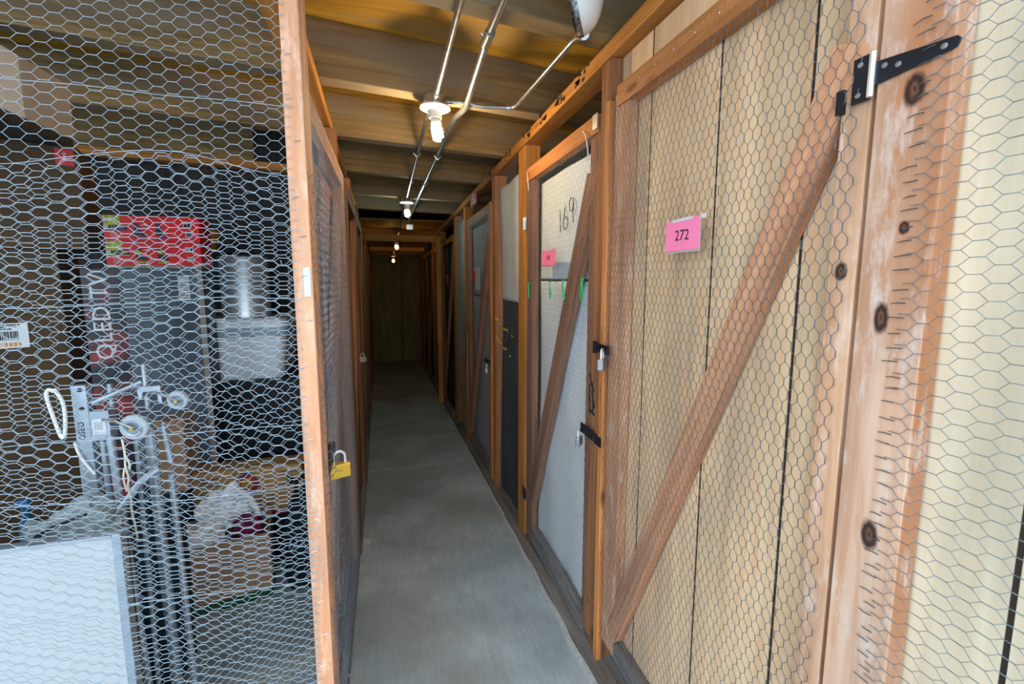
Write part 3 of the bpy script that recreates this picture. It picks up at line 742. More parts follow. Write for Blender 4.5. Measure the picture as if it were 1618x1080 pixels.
m = MB(); m.box(-1.945, -1.907, 1.055, 1.145, -.07, 2.285); tag(m.build('wall_post', W_POST, bev=.003), 'pinkish post at the far left end of the left cage front', 'post', 'upright wooden posts of the cages')
m = MB(); m.box(-1.945, -.34, 1.058, 1.145, 2.29, 2.328, 'x'); tag(m.build('front_rail', W_POST, bev=.003), 'wooden rail along the top of the left cage front', 'rail')
# front netting of the left cage: an upper roll and an overlapping lower roll
t = thing('wire_netting', 'upper roll of chicken wire across the front of the left cage', 'wire netting', (-.8, 1.05, .05))
def front_fn(Q):
    x, z = Q[:,0], Q[:,1]
    y = 1.0500+.004*np.sin(x*7+z*3)*np.sin(z*4)*np.clip((-.21-x)/.1, 0, 1)
    return np.stack([x, y, z], 1)
hexwire('wire_mesh', WIREB, t, front_fn, (-1.93, -.185), (.1, 2.30), (0,1,0), seed=1, warp=.0016, extra=(1.862, 1.17))
t = thing('wire_netting', 'lower roll of chicken wire overlapping the upper roll on the left cage', 'wire netting', (-.8, 1.035, .05))
def low_fn(Q):
    x, z = Q[:,0], Q[:,1]
    sag = .020*np.exp(-((z-1.72)/.06)**2)*np.sin(x*11)+.012*np.sin(x*5+z*6)
    y = 1.034-.005*np.sin(x*9+z*5)*np.clip((-.22-x)/.1, 0, 1)
    zz = z+sag+.018*np.sin(z*11+x*2)
    return np.stack([x+.010*np.sin(z*9), y, zz], 1)
hexwire('wire_mesh', WIREB, t, low_fn, (-1.93, -.178), (.1, 1.735), (0,1,0), seed=21, warp=.0028, p=.0205, extra=(1.733, 1.44, 1.06, .78))
# wire folded round the corner of the post
t = thing('wire_netting_strip', 'ragged strip of chicken wire folded round the corner post into the aisle', 'wire netting', (-.165, 1.1, .05))
def wrap_fn(Q):
    a, z = Q[:,0], Q[:,1]
    x = -.167+.006*np.sin(z*31+a*60)*np.clip(a/.05, 0, 1)+.012*np.clip(a/.12, 0, 1)*np.sin(z*17)**2
    return np.stack([x, 1.05+a, z], 1)
hexwire('wire_mesh', WIRE, t, wrap_fn, (0, .125), (.1, 1.74), (1,0,0), seed=8, warp=.003)
m = MB(); rw = random.Random(5)
for i in range(60):
    z = .3+i*.0235+rw.uniform(-.004, .004)
    m = MB(); m.tube([(-.168, 1.16, z), (-.158+rw.uniform(-.004, .008), 1.175, z+rw.uniform(-.01, .01)), (-.152+rw.uniform(-.006, .012), 1.185+rw.uniform(-.01, .02), z+rw.uniform(-.014, .014))], .0008, 4)
    m.build('loose_end', WIRE, t)

# ------------------------------------------------------------------ inside the left cage
m = MB(); m.hexa([(-2.4,3.38,2.285),(-2.4,3.38,2.335),(-2.4,3.47,2.335),(-2.4,3.47,2.285),(-.42,3.50,2.255),(-.42,3.50,2.305),(-.42,3.59,2.305),(-.42,3.59,2.255)])
tag(m.build('back_plate', W_GOLD, bev=.003), 'dim orange plank high across the back of the left cage', 'top plate')

def carton(name, label, x0, x1, y0, y1, z0, z1, mat, rz=0.0, cat='box'):
    t = thing(name, label, cat, ((x0+x1)/2, (y0+y1)/2, z0))
    return t
def rbox(x0, x1, y0, y1, z0, z1, rz, cx, cy):
    c, s_ = math.cos(rz), math.sin(rz)
    f = lambda x, y, z: (cx+(x-cx)*c-(y-cy)*s_, cy+(x-cx)*s_+(y-cy)*c, z)
    m = MB(); m.hexa([f(x0,y0,z0),f(x1,y0,z0),f(x1,y1,z0),f(x0,y1,z0),f(x0,y0,z1),f(x1,y0,z1),f(x1,y1,z1),f(x0,y1,z1)]); return m

# leaning white board near the wire
t = thing('white_board', 'large white board with thin metal frame leaning at the front wire', 'board', (-.95, 1.2, -.08))
m = MB(); m.box(-1.6, -.64, 1.150, 1.166, -.075, .905); m.build('panel', plain('board_white', (.43, .46, .475), .5, 0, .02, 4), t)
m = MB(); m.box(-.640, -.622, 1.146, 1.170, -.075, .912); m.build('frame_side', ALU, t, bev=.002)
m = MB(); m.box(-1.6, -.640, 1.146, 1.170, .905, .912, 'x'); m.build('frame_top', ALU, t, bev=.001)

# brown box tower on the left, both boxes turned a little
BX, BY, BA = -1.137, 1.93, .36
def turned(x0, x1, y0, y1, z0, z1, cx=BX, cy=BY, a=BA):
    return rbox(x0, x1, y0, y1, z0, z1, a, cx, cy)
t = thing('cardboard_box', 'tall brown cardboard box with a shipping label at the far left', 'box', (-1.42, 2.05, -.14))
turned(-1.72, -1.137, 1.93, 2.27, -.09, 1.603).build('carton', CARDD, t, bev=.003)
lb = turned(-1.325, -1.232, 1.9287, 1.9298, 1.262, 1.348).build('shipping_label', WHITE, t)
m = MB(); rl = random.Random(2); x = -1.315
def addto(mb, other):
    o_ = len(mb.v); mb.v += other.v; mb.f += [tuple(i+o_ for i in f) for f in other.f]; mb.uv += other.uv
while x < -1.255:
    wd = rl.uniform(.0012, .004); addto(m, turned(x, x+wd, 1.9278, 1.9286, 1.290, 1.320)); x += wd+rl.uniform(.001, .003)
for k in range(3): addto(m, turned(-1.318, -1.27+.01*k, 1.9278, 1.9286, 1.326+.007*k, 1.330+.007*k))
m.build('barcode', INK, lb)
m = MB()
for k in range(6): addto(m, turned(-1.313+k*.011, -1.306+k*.011, 1.9278, 1.9286, 1.268, 1.281))
m.build('stamp_lettering', plain('orange_ink', (.5, .2, .02), .6), lb)
t = thing('cardboard_box', 'dark cardboard box on the brown box at the far left, under the white carton', 'box', (-1.35, 2.15, 1.604))
rbox(-1.66, -1.055, 1.95, 2.27, 1.604, 1.960, .36, -1.055, 1.95).build('carton', plain('cardboard_umber', (.05, .028, .012), .85, 0, .2, 10), t, bev=.003)
lb = rbox(-1.115, -1.068, 1.9485, 1.9499, 1.895, 1.952, .36, -1.055, 1.95).build('red_label', REDD, t)
ca, sa = math.cos(.36), math.sin(.36)
text('label_print', 'SAVG', (-1.055-.036*ca+.0017*sa, 1.95-.036*sa-.0017*ca, 1.924), (0,0,1), (-ca,-sa,0), .012, WHITE, lb)
for x0, x1, y0, y1, z1, mt, lab in ((-1.75, -1.06, 1.50, 1.735, 2.17, WHITE, 'white carton at the upper left corner, top of the stack'), (-1.75, -1.06, 1.737, 1.95, 2.17, CARDG, 'grey carton added as the shaded side of the white carton, upper left stack')):  # the grey one stands in for the white carton's shaded right side
    t = thing('storage_carton', lab, 'box', ((x0+x1)/2, (y0+y1)/2, 1.987))
    m = MB(); m.box(x0, x1, y0, y1, 1.987, z1); m.build('carton', mt, t, bev=.003)
    m = MB(); m.box(x0+.02, x1-.02, (y0+y1)/2-.02, (y0+y1)/2+.02, z1, z1+.001); m.build('tape', CARDD, t)
# a plank carrying the cantilevered white carton
m = MB(); m.box(-1.80, -1.064, 1.48, 1.945, 1.962, 1.9855, 'x'); m2 = m.build('shelf_board', W_DARK)
tag(m2, 'dark shelf board under the white carton', 'shelf')
m = MB(); m.box(-1.80, -1.76, 1.48, 1.52, zf(1.5), 1.962); tag(m.build('shelf_upright', W_DARK), 'dark upright holding up the shelf board of the white carton', 'post')

# television box
t = thing('television_box', 'dark printed television carton reading QLED TV, standing on end', 'box', (-1.36, 2.93, -.19))
m = MB(); m.box(-1.686, -1.031, 2.86, 3.005, -.188, 1.556); m.build('carton', plain('carton_black', (.03, .03, .035), .5, 0, .2, 8), t, bev=.003)
m = MB(); m.box(-1.684, -1.412, 2.8575, 2.8595, .25, 1.553); ar = m.build('printed_panel', TVART, t)
m = MB(); m.box(-1.412, -1.061, 2.8575, 2.8595, -.15, 1.553); gp = m.build('grey_panel', TVGREY, t)
m = MB(); m.box(-1.061, -1.033, 2.8570, 2.8595, -.15, 1.553); m.build('cardboard_edge', CARDG, t)
text('lettering', 'QLED TV', (-1.520, 2.8570, 1.292), (0,0,1), (-1,0,0), .118, plain('silver_print', (.86, .90, .94), .4), ar, ext=.0004)
m = MB(); m.box(-1.1535, -1.099, 2.8555, 2.8570, 1.380, 1.518); lb = m.build('paper_label', WHITE, gp)
m = MB()
for k in range(9): m.box(-1.146, -1.108, 2.8549, 2.8555, 1.390+k*.014, 1.393+k*.014+.002*(k % 2))
m.build('label_print', plain('ink_grey', (.12, .14, .16), .7), lb)
# red toy skates boxes: two stacked
def skates(z0, lab, acc):
    t = thing('skates_box', lab, 'box', (-1.25, 2.92, z0), 'red skates boxes on the television carton')
    y = 2.845; x0, x1 = -1.468, -1.0265; hh = .1334
    m = MB(); m.box(x0, x1, y, y+.165, z0, z0+hh); m.build('carton', RED, t, bev=.002)
    m = MB(); m.box(x0+.004, x0+.076, y-.0012, y, z0+.078, z0+hh-.002); m.build('photo_print', LIME, t)
    m = MB(); m.box(x0+.002, x0+.105, y-.0014, y, z0+.058, z0+.080); b = m.build('name_band', BLACK, t)
    m = MB(); m.box(x0+.002, x0+.024, y-.0022, y-.0014, z0+.058, z0+.080); m.build('badge', WHITE, b)
    m = MB(); m.box(x0+.002, x0+.105, y-.0014, y, z0+.052, z0+.058); m.build('band_edge', acc, t)
    text('brand_lettering', 'Schwinn', (x0+.064, y-.0016, z0+.069), (1,0,0), (0,0,1), .019, WHITE, b)
    m = MB()
    for k in range(3): m.box(x0+.03, x0+.075-.008*k, y-.0012, y, z0+.014+k*.011, z0+.020+k*.011)
    m.build('small_print', plain('pink_print', (.8, .35, .35), .5), t)
    for sx in (.135, .235):                                 # the two pictured skates
        m = MB(); c = x0+sx
        m.prism([(c, y-.0012, z0+.030), (c+.052, y-.0012, z0+.026), (c+.050, y-.0012, z0+.042), (c+.028, y-.0012, z0+.056), (c+.024, y-.0012, z0+.092), (c+.002, y-.0012, z0+.094)], (0, .001, 0))
        bt = m.build('boot_print', plain('boot_print', (.035, .04, .05), .5, 0, .3, 40), t)
        m = MB(); m.prism([(c+.002, y-.0018, z0+.066), (c+.026, y-.0018, z0+.060), (c+.026, y-.0018, z0+.076), (c+.003, y-.0018, z0+.084)], (0, .0005, 0)); m.build('boot_trim', acc, bt)
        m = MB()
        for k in range(4): m.lathe([(.0065, 0), (.0065, .0008)], (c+.006+k*.014, y-.0018, z0+.018), (0,1,0), 10)
        m.build('wheel_print', acc, bt)
    m = MB(); m.box(x1-.075, x1-.035, y-.0012, y, z0+.074, z0+.102); w_ = m.build('window_print', WHITE, t)
    m = MB(); m.box(x1-.071, x1-.056, y-.0018, y-.0012, z0+.079, z0+.094); m.box(x1-.053, x1-.040, y-.0018, y-.0012, z0+.078, z0+.097); m.build('window_icon', INK, w_)
    m = MB(); m.box(x1-.066, x1-.034, y-.0012, y, z0+.022, z0+.050); w_ = m.build('barcode_label', WHITE, t)
    m = MB()
    for k in range(8): m.box(x1-.062+k*.0032, x1-.060+k*.0032, y-.0018, y-.0012, z0+.027, z0+.045)
    m.build('barcode', INK, w_)
    m = MB(); m.prism([(x0+.165, y-.0012, z0+.082), (x0+.205, y-.0012, z0+.080), (x0+.198, y-.0012, z0+.093), (x0+.185, y-.0012, z0+.088)], (0, .001, 0)); m.build('white_flash', WHITE, t)
skates(1.5715, 'lower red toy skates box with lime picture trim, on the television carton', LIME)
skates(1.7055, 'upper red toy skates box with purple picture trim', PURPLE)
m = MB(); m.box(-1.478, -1.029, 2.846, 3.004, 1.5565, 1.571); tag(m.build('cardboard_flap', CARDG), 'flat cardboard sheet between the red boxes and the television carton', 'cardboard')

# black cabinet, clear tote, steel stock pot
t = thing('black_cabinet', 'black cabinet at the back of the left cage carrying the clear tote', 'cabinet', (-.86, 3.25, -.21))
m = MB(); m.box(-1.20, -.52, 3.02, 3.55, -.2, .858); m.build('body', BLACK, t, bev=.006)
m = MB(); m.box(-1.18, -.865, 3.008, 3.020, -.10, .835); m.build('door', BLACK, t, bev=.003)
m = MB(); m.box(-.855, -.54, 3.008, 3.020, -.10, .835); m.build('door', BLACK, t, bev=.003)
t = thing('plastic_tote', 'frosted plastic tote with lid on the black cabinet', 'storage tote', (-.90, 3.2, .859))
def rrect(x0, x1, y0, y1, r, n=5):
    out = []
    for cx, cy, a0 in ((x1-r, y1-r, 0), (x0+r, y1-r, 90), (x0+r, y0+r, 180), (x1-r, y0+r, 270)):
        for k in range(n+1):
            a = math.radians(a0+90*k/n); out.append((cx+r*math.cos(a), cy+r*math.sin(a)))
    return out
def loft(levels):
    m = MB(); n = None
    for (x0, x1, y0, y1, r, z) in levels:
        ring_ = rrect(x0, x1, y0, y1, r); n = len(ring_); m.v += [(a, b, z) for a, b in ring_]
    for i in range(len(levels)-1):
        for k in range(n): m.face((i*n+k, i*n+(k+1) % n, (i+1)*n+(k+1) % n, (i+1)*n+k))
    m.face(list(range(n))[::-1]); m.face([(len(levels)-1)*n+k for k in range(n)]); return m
lv = []
for i in range(9):
    z = .8605+.0345*i; e = .0047*i; wv = .004 if i % 2 else 0
    lv.append((-1.11-e-wv, -.698+e+wv, 3.065-e-wv, 3.425+e+wv, .05, z))
loft(lv).build('tub', TOTE, t, smooth=True)
loft([(-1.1547,-0.65,3.03,3.46,0.05,1.1395),(-1.162,-0.6437,3.023,3.467,0.05,1.1499),(-1.162,-0.6437,3.023,3.467,0.05,1.1917)]).build('rim', plain('tote_rim', (.42, .52, .63), .35), t, smooth=True)
loft([(-1.1579,-0.6479,3.027,3.463,0.05,1.1928),(-1.1579,-0.6479,3.027,3.463,0.05,1.2231),(-1.1443,-0.6615,3.04,3.45,0.05,1.244),(-1.1338,-0.6719,3.05,3.44,0.05,1.2513)]).build('lid', TOTE, t, smooth=True)
t = thing('stock_pot', 'shiny tall steel stock pot on the lid of the plastic tote', 'pot', (-.925, 3.23, 1.252))
m = MB(); m.lathe([(.132, 0), (.141, .006), (.141, .380), (.146, .387), (.140, .391), (.134, .380), (.134, .02)], (-.925, 3.23, 1.252), (0,0,1), 40, cap1=False); m.build('body', CHROME, t, smooth=True)
for s_ in (-1, 1):
    m = MB(); m.tube([(-.925+s_*.140, 3.20, 1.55), (-.925+s_*.172, 3.205, 1.555), (-.925+s_*.172, 3.255, 1.555), (-.925+s_*.140, 3.26, 1.55)], .005, 8); m.build('handle', CHROME, t, smooth=True)
t = thing('hanging_wire_hook', 'small glinting wire hook hanging right of the steel pot', 'hook', (-.69, 3.2, 1.4))
m = MB(); m.tube([(-.69, 3.2, 1.58), (-.675, 3.2, 1.60), (-.655, 3.2, 1.59), (-.655, 3.2, 1.50), (-.66, 3.2, 1.40)], .003, 6); m.build('wire', STEEL, t)
m = MB(); m.tube([(-.69, 3.2, 1.58), (-.70, 3.2, 1.62), (-.70, 3.618, 1.62)], .003, 6); m.build('stem', STEEL, t)
# an amber ornament on a wall shelf at the back
t = thing('amber_ornament', 'small amber glass ornament glinting right of the red boxes', 'ornament', (-1.17, 3.46, 1.681))
m = MB(); m.lathe([(.03, 0), (.022, .01), (.012, .03), (.04, .07), (.05, .10), (.035, .13), (.02, .15), (.028, .16)], (-1.17, 3.46, 1.681), (0,0,1), 18); m.build('vase', plain('amber_glass', (.85, .36, .03), .12, .2, .3, 40), t, smooth=True)
m = MB(); m.box(-1.45, -1.07, 3.39, 3.619, 1.66, 1.68, 'x'); tag(m.build('wall_shelf', W_DARK), 'dark wall shelf under the amber ornament', 'shelf')

# box with green bottom and bags
th = .20; cx, cy = -.866, 2.45
t = thing('cardboard_box', 'open brown cardboard box with green printed base full of plastic bags', 'box', (cx, cy, zf(cy)))
x0, x1, y0, y1 = -1.071, -.666, 2.295, 2.60; z0 = zf(2.3)+.004; z1 = .205
for nm, b in (('front_panel', (x0,x1,y0,y0+.006)), ('rear_panel', (x0,x1,y1-.006,y1)), ('left_panel', (x0,x0+.006,y0,y1)), ('side_panel', (x1-.006,x1,y0,y1)), ):
    m = rbox(*b, z0, z1, th, cx, cy); m.build(nm, CARDB, t)
m = rbox(x0, x1, y0, y1, z0-.003, z0, th, cx, cy); m.build('base', CARDB, t)
m = rbox(x0-.001, x1+.001, y0-.001, y1, z0+.004, z0+.055, th, cx, cy); gb = m.build('green_band', GREENB, t)
c_, s_ = math.cos(th), math.sin(th)
fx = lambda x, y, z: (cx+(x-cx)*c_-(y-cy)*s_, cy+(x-cx)*s_+(y-cy)*c_, z)
text('band_lettering', 'STORAGE & MOVING', fx(-.87, y0-.0012, z0+.03), (c_, s_, 0), (0,0,1), .022, plain('grey_ink', (.10, .16, .13), .7), gb)
def blob(name, mat, label, c, r, sc, seed, amp=.35, cat='bag', sub=4, parent=None):
    import bmesh
    bm = bmesh.new(); bmesh.ops.create_icosphere(bm, subdivisions=sub, radius=1)
    for v in bm.verts:
        p = v.co.copy()
        n1 = noise.noise(p*1.6+Vector((seed, 0, 0))); n2 = noise.noise(p*3.7+Vector((0, seed, 0))); n3 = abs(noise.noise(p*6.5+Vector((0, 0, seed))))
        v.co = p*(1+amp*n1+amp*.5*n2-amp*.45*n3)
        v.co = Vector((v.co.x*sc[0]*r, v.co.y*sc[1]*r, v.co.z*sc[2]*r))
        if v.co.z < -.6*r*sc[2]: v.co.z = -.6*r*sc[2]
    me = bpy.data.meshes.new(name); bm.to_mesh(me); bm.free()
    o = link(name, me, mat, None, Vector(c), True)
    return tag(o, label, cat)
blob('plastic_bag', BAGW, 'white plastic bag at the front of the open cardboard box', (-.955, 2.38, .200), .105, (1.05, .9, .75), 3, .42)
wb = blob('plastic_bag', BAGW, 'white plastic bag with puffed top standing behind in the open cardboard box', (-.880, 2.52, .275), .125, (1.0, .7, .95), 11, .45)
blob('plastic_bag', BAGM, 'maroon plastic bag at the right of the open cardboard box', (-.765, 2.42, .20), .085, (.85, .9, .8), 21, .45)
# handles of the white bag
m = MB(); m.tube([(-.84, 2.47, .36), (-.80, 2.46, .395), (-.755, 2.46, .35), (-.725, 2.46, .28), (-.715, 2.46, .21)], [.016, .020, .017, .016, .012], 8)
m.build('bag_handle', BAGW, wb, smooth=True)

# fruit carton behind it
t = thing('fruit_carton', 'yellow-brown fruit carton with a red round emblem behind the open box', 'box', (-.83, 2.78, -.18))
m = MB(); m.box(-1.105, -.545, 2.70, 2.850, .11, .408); m.build('carton', CARDY, t, bev=.003)
m = MB(); m.lathe([(.062, 0), (.062, .001)], (-.838, 2.6995, .318), (0,-1,0), 32); em = m.build('emblem_ring', BLUE, t)
m = MB(); m.lathe([(.056, 0), (.056, .001)], (-.838, 2.6985, .318), (0,-1,0), 32); m.build('emblem_disc', plain('emblem_red', (.45, .04, .02), .6), em)
m = MB(); m.lathe([(.03, 0), (.03, .001)], (-.838, 2.6975, .325), (0,-1,0), 12); m.build('emblem_sun', plain('emblem_gold', (.55, .32, .03), .6), em)
m = MB(); m.prism([(-.92, 2.6985, .392), (-.84, 2.6985, .386), (-.77, 2.6985, .400), (-.80, 2.6985, .386), (-.84, 2.6985, .380), (-.89, 2.6985, .384)], (0,.001,0)); m.build('ribbon', BLUE, t)
text('lettering', 'Cavendish', (-.63, 2.6988, .372), (1,0,0), (0,0,1), .030, BLUE, t)
m = MB()
for k in range(3): m.box(-1.08, -.98, 2.6988, 2.6998, .325+k*.02, .334+k*.02)
m.build('small_print', plain('ink_blue', (.10, .12, .16), .7), t)
m = MB(); m.box(-1.105, -.545, 2.6985, 2.70, .112, .135); m.build('red_stripe', REDD, t)
m = MB(); m.box(-.63, -.59, 2.698, 2.70, .29, .34); m.build('hand_hole', BLACK, t)
t = thing('black_crate', 'black crate under the fruit carton', 'crate', (-.83, 2.77, -.18))
m = MB(); m.box(-1.12, -.53, 2.69, 2.84, -.178, .108); m.build('body', BLACK, t, bev=.004)
m = MB(); m.box(-1.12, -.53, 2.684, 2.69, .07, .10); m.build('rim', BLACK, t)
# black bag on the right
t = thing('duffel_bag', 'black duffel bag with pale print standing right of the open box', 'bag', (-.48, 2.48, -.16))
m = loft([(-.575,-.39,2.36,2.60,.05,-.158),(-.592,-.372,2.34,2.62,.06,-.08),(-.595,-.37,2.34,2.62,.06,.16),(-.575,-.39,2.36,2.60,.06,.28),(-.53,-.43,2.42,2.55,.04,.33)]); m.build('body', BLACKF, t, smooth=True)
text('print', 'HX', (-.515, 2.3385, .12), (.9,0,0), (0,0,1), .07, plain('pale_print', (.3, .4, .5), .6), t, shear=.2)
m = MB(); m.tube([(-.54, 2.48, .32), (-.53, 2.48, .40), (-.48, 2.48, .44), (-.43, 2.48, .40), (-.42, 2.48, .31)], .010, 8); m.build('handle', BLACKF, t, smooth=True)
# navy suitcase behind the folded trolley
t = thing('suitcase', 'dark navy suitcase standing behind the folded metal trolley', 'suitcase', (-.87, 1.92, -.12))
m = loft([(-1.11,-.865,1.78,2.02,.04,-.115),(-1.13,-.85,1.77,2.03,.05,-.09),(-1.13,-.85,1.77,2.03,.05,.52),(-1.10,-.87,1.79,2.01,.05,.55)]); m.build('shell', NAVY, t, smooth=True)
m = MB(); m.tube([(-1.03, 1.9, .55), (-1.03, 1.9, .60), (-.93, 1.9, .60), (-.93, 1.9, .55)], .009, 8); m.build('handle', BLACK, t)
# cardboard box on the suitcase top seen between tubes
t = thing('cardboard_box', 'plain brown box standing on a dark trunk beside the television carton', 'box', (-1.18, 2.74, .335))
m = MB(); m.box(-1.245, -1.108, 2.66, 2.83, .335, .737); m.build('carton', CARDB, t, bev=.003)
t = thing('dark_trunk', 'dark trunk under the plain brown box', 'trunk', (-1.24, 2.74, -.178))
m = MB(); m.box(-1.37, -1.122, 2.65, 2.83, -.178, .333); m.build('body', NAVY, t, bev=.006)
m = MB(); m.box(-1.36, -1.135, 2.646, 2.65, .22, .235); m.build('lid_seam', BLACK, t)

# folded metal trolley
t = thing('folded_trolley', 'folded aluminium trolley with two caster wheels in the left cage', 'trolley', (-.8, 1.5, -.10))
zb = zf(1.5)+.002
m = MB(); m.hexa([(-.888,1.485,zb),(-.843,1.485,zb),(-.843,1.515,zb),(-.888,1.515,zb),(-.884,1.485,1.198),(-.848,1.485,1.198),(-.848,1.515,1.198),(-.884,1.515,1.198)]); rl_ = m.build('main_rail', ALU, t, bev=.003)
for z in (1.185, 1.13):
    m = MB(); m.lathe([(.006, 0), (.005, .004)], (-.862, 1.485, z), (0,-1,0), 10); m.build('bolt', BLACKM, rl_)
text('rail_print', 'OSEO', (-.868, 1.4845, 1.065), (0,0,1), (-1,0,0), .021, INK, rl_)
m = MB(); m.box(-.870, -.850, 1.4838, 1.4848, .755, .79); m.build('yellow_label', LIME, rl_)
m = MB(); m.box(-.842, -.796, 1.475, 1.505, 1.035, 1.122); pl = m.build('bracket_plate', ALU, t, bev=.002)
m = MB(); m.box(-.836, -.804, 1.4735, 1.475, 1.055, 1.10); st = m.build('sticker', WHITE, pl)
m = MB()
for k in range(4): m.box(-.830+.005*k, -.828+.005*k, 1.4728, 1.4735, 1.068, 1.09)
m.build('sticker_print', plain('ink_soft', (.3, .33, .36), .7), st)
for (xa, za, xb, zb2, r, yy) in ((-.830, 1.035, -.822, zb+.01, .0085, 1.50), (-.795, 1.05, -.755, zb+.01, .0105, 1.47), (-.740, 1.04, -.733, zb+.02, .016, 1.56), (-.692, 1.06, -.678, .93, .0085, 1.53), (-.668, .905, -.655, zb+.01, .0095, 1.50), (-.815, 1.19, -.815, 1.03, .008, 1.53), (-.735, 1.24, -.735, 1.10, .007, 1.55), (-.775, 1.06, -.785, zb+.01, .007, 1.555)):
    m = MB(); m.tube([(xa, yy, za), (xb, yy, zb2)], r, 10); m.build('tube', ALU, t, smooth=True)
m = MB(); m.tube([(-.845, 1.50, 1.14), (-.80, 1.52, 1.16), (-.745, 1.55, 1.185)], .008, 8); m.build('cross_arm', ALU, t, smooth=True)
m = MB(); m.tube([(-.79, 1.46, .82), (-.735, 1.48, .90), (-.70, 1.50, .925)], .011, 8); m.build('cross_arm', ALU, t, smooth=True)
m = MB(); m.prism([(-.74, 1.52, 1.14), (-.745, 1.52, 1.165), (-.735, 1.52, 1.175), (-.685, 1.52, 1.178), (-.683, 1.52, 1.125), (-.692, 1.52, 1.125), (-.695, 1.52, 1.163), (-.73, 1.52, 1.16), (-.735, 1.52, 1.14)], (0, .03, 0)); m.build('fork', ALU, t)
for (x, y, z, r) in ((-.728, 1.46, 1.072, .038), (-.640, 1.52, 1.130, .030)):
    m = MB(); m.lathe([(r*.35, -.009), (r*.9, -.009), (r, -.005), (r, .005), (r*.9, .009), (r*.35, .009)], (x, y, z), (.12,1,.1), 24); wh = m.build('caster_wheel', WHEEL, t, smooth=True)
    m = MB(); m.lathe([(r*.66, -.0105), (r*.60, -.0125), (r*.52, -.0105)], (x, y, z), (.12,1,.1), 20); m.build('hub', ALU, wh, smooth=True)
    m = MB(); m.lathe([(.005, -.018), (.005, .018)], (x, y, z), (.12,1,.1), 8); m.build('axle', BRASS, wh)
    m = MB(); m.tube([(x-.075, y, z+.028), (x-.04, y-.014, z+.026), (x, y-.014, z)], .0045, 6); m.build('caster_arm', STEEL, wh)
# cords
m = MB(); m.tube(smoothpath([(-.905, 1.46, 1.19), (-.918, 1.46, 1.20), (-.925, 1.46, 1.18), (-.912, 1.46, 1.11), (-.902, 1.46, 1.055), (-.893, 1.46, 1.058), (-.886, 1.46, 1.12), (-.888, 1.46, 1.165), (-.905, 1.46, 1.198)], 4), .0045, 8)
m.tube(smoothpath([(-.884, 1.478, 1.035), (-.878, 1.478, 1.00), (-.862, 1.478, .965), (-.845, 1.478, .935)], 4), .0035, 8)
tag(m.build('white_cable', CORDW, smooth=True), 'white cable loop tied to the rail of the folded trolley', 'cable')
m = MB()
m.tube(smoothpath([(-.752, 1.44, 1.045), (-.748, 1.44, 1.00), (-.752, 1.44, .96), (-.744, 1.44, .93), (-.752, 1.44, .90), (-.745, 1.44, .87), (-.748, 1.44, .83), (-.742, 1.44, .78), (-.740, 1.44, .74)], 4), .0028, 6)
m.tube(smoothpath([(-.748, 1.437, 1.00), (-.738, 1.437, .975), (-.740, 1.437, .955)], 4), .0026, 6); m.tube(smoothpath([(-.752, 1.437, .96), (-.758, 1.437, .93), (-.752, 1.437, .89)], 4), .0026, 6)
tag(m.build('cotton_string', plain('cream_string', (.72, .70, .55), .8), smooth=True), 'knotted cream string hanging from the trolley wheel', 'string')
# bag and bottle behind the white board
t = thing('clear_bag', 'crumpled clear plastic bag just above the white board', 'bag', (-.81, 1.33, -.085))
bl = blob('bag_body', plain('clear_bag_grey', (.22, .27, .29), .25, 0, .2, 10), '', (-.805, 1.33, .825), .085, (1.1, .7, 1.1), 31, .4)
del bl['label']; del bl['category']
bl.parent = t; bl.location = Vector((-.805, 1.33, .825))-Vector(t.location)
m = MB(); m.tube([(-.86, 1.27, .87), (-.81, 1.25, .90), (-.75, 1.265, .915)], .004, 6); m.build('drawstring', BLACK, t)
m = MB(); m.box(-.88, -.74, 1.27, 1.40, -.086, .78); m.build('filled_base', plain('clear_bag_dark', (.10, .10, .09), .4), t)
t = thing('spray_bottle', 'small blue spray bottle behind the clear bag at the far left', 'bottle', (-1.14, 1.55, -.1))
m = MB(); m.lathe([(.020, 0), (.021, .01), (.021, .18), (.010, .22), (.010, .25)], (-1.11, 1.62, .55), (0,0,1), 16); m.build('bottle', plain('blue_plastic', (.015, .09, .20), .3), t, smooth=True)
m = MB(); m.box(-1.13, -1.098, 1.61, 1.63, .80, .822); m.build('nozzle', plain('blue_plastic_light', (.03, .15, .32), .3), t, bev=.003)
m = MB(); m.box(-1.28, -1.0, 1.55, 1.70, -.10, .548); m.build('stand', CARDD, t)

# ------------------------------------------------------------------ ceiling services
def strap(t, x, y, z):
    m = MB(); m.tube([(x-.022, y, z+.010), (x-.012, y, z-.002), (x, y, z-.014), (x+.012, y, z-.002), (x+.022, y, z+.010)], .004, 6); m.build('strap_clip', STEEL, t)
CZ = 2.315
t = thing('steel_conduit', 'steel conduit running bulb to bulb along the aisle ceiling', 'conduit', (.22, 2.0, CZ))
m = MB(); m.tube(smoothpath([(.232, .3, CZ), (.222, 2.05, CZ)]), .0105, 12); m.build('pipe', CONDUIT, t, smooth=True)
m = MB(); m.tube([(.222, 2.02, CZ), (.222, 2.09, CZ)], .0145, 12); m.build('coupling', CONDUIT, t, smooth=True)
m = MB(); m.tube(smoothpath([(.205, 2.17, CZ), (.200, 2.6, CZ), (.185, 4.55, CZ)]), .0105, 12); m.build('pipe', CONDUIT, t, smooth=True)
m = MB(); m.tube(smoothpath([(.18, 4.81, CZ), (.165, 6.2, CZ), (.145, 6.35, 2.16), (.13, 6.7, 2.165), (.12, 7.68, 2.175)]), .0105, 10); m.build('pipe', CONDUIT, t, smooth=True)
for y in (3.03, 3.9): strap(t, .195, y, CZ)
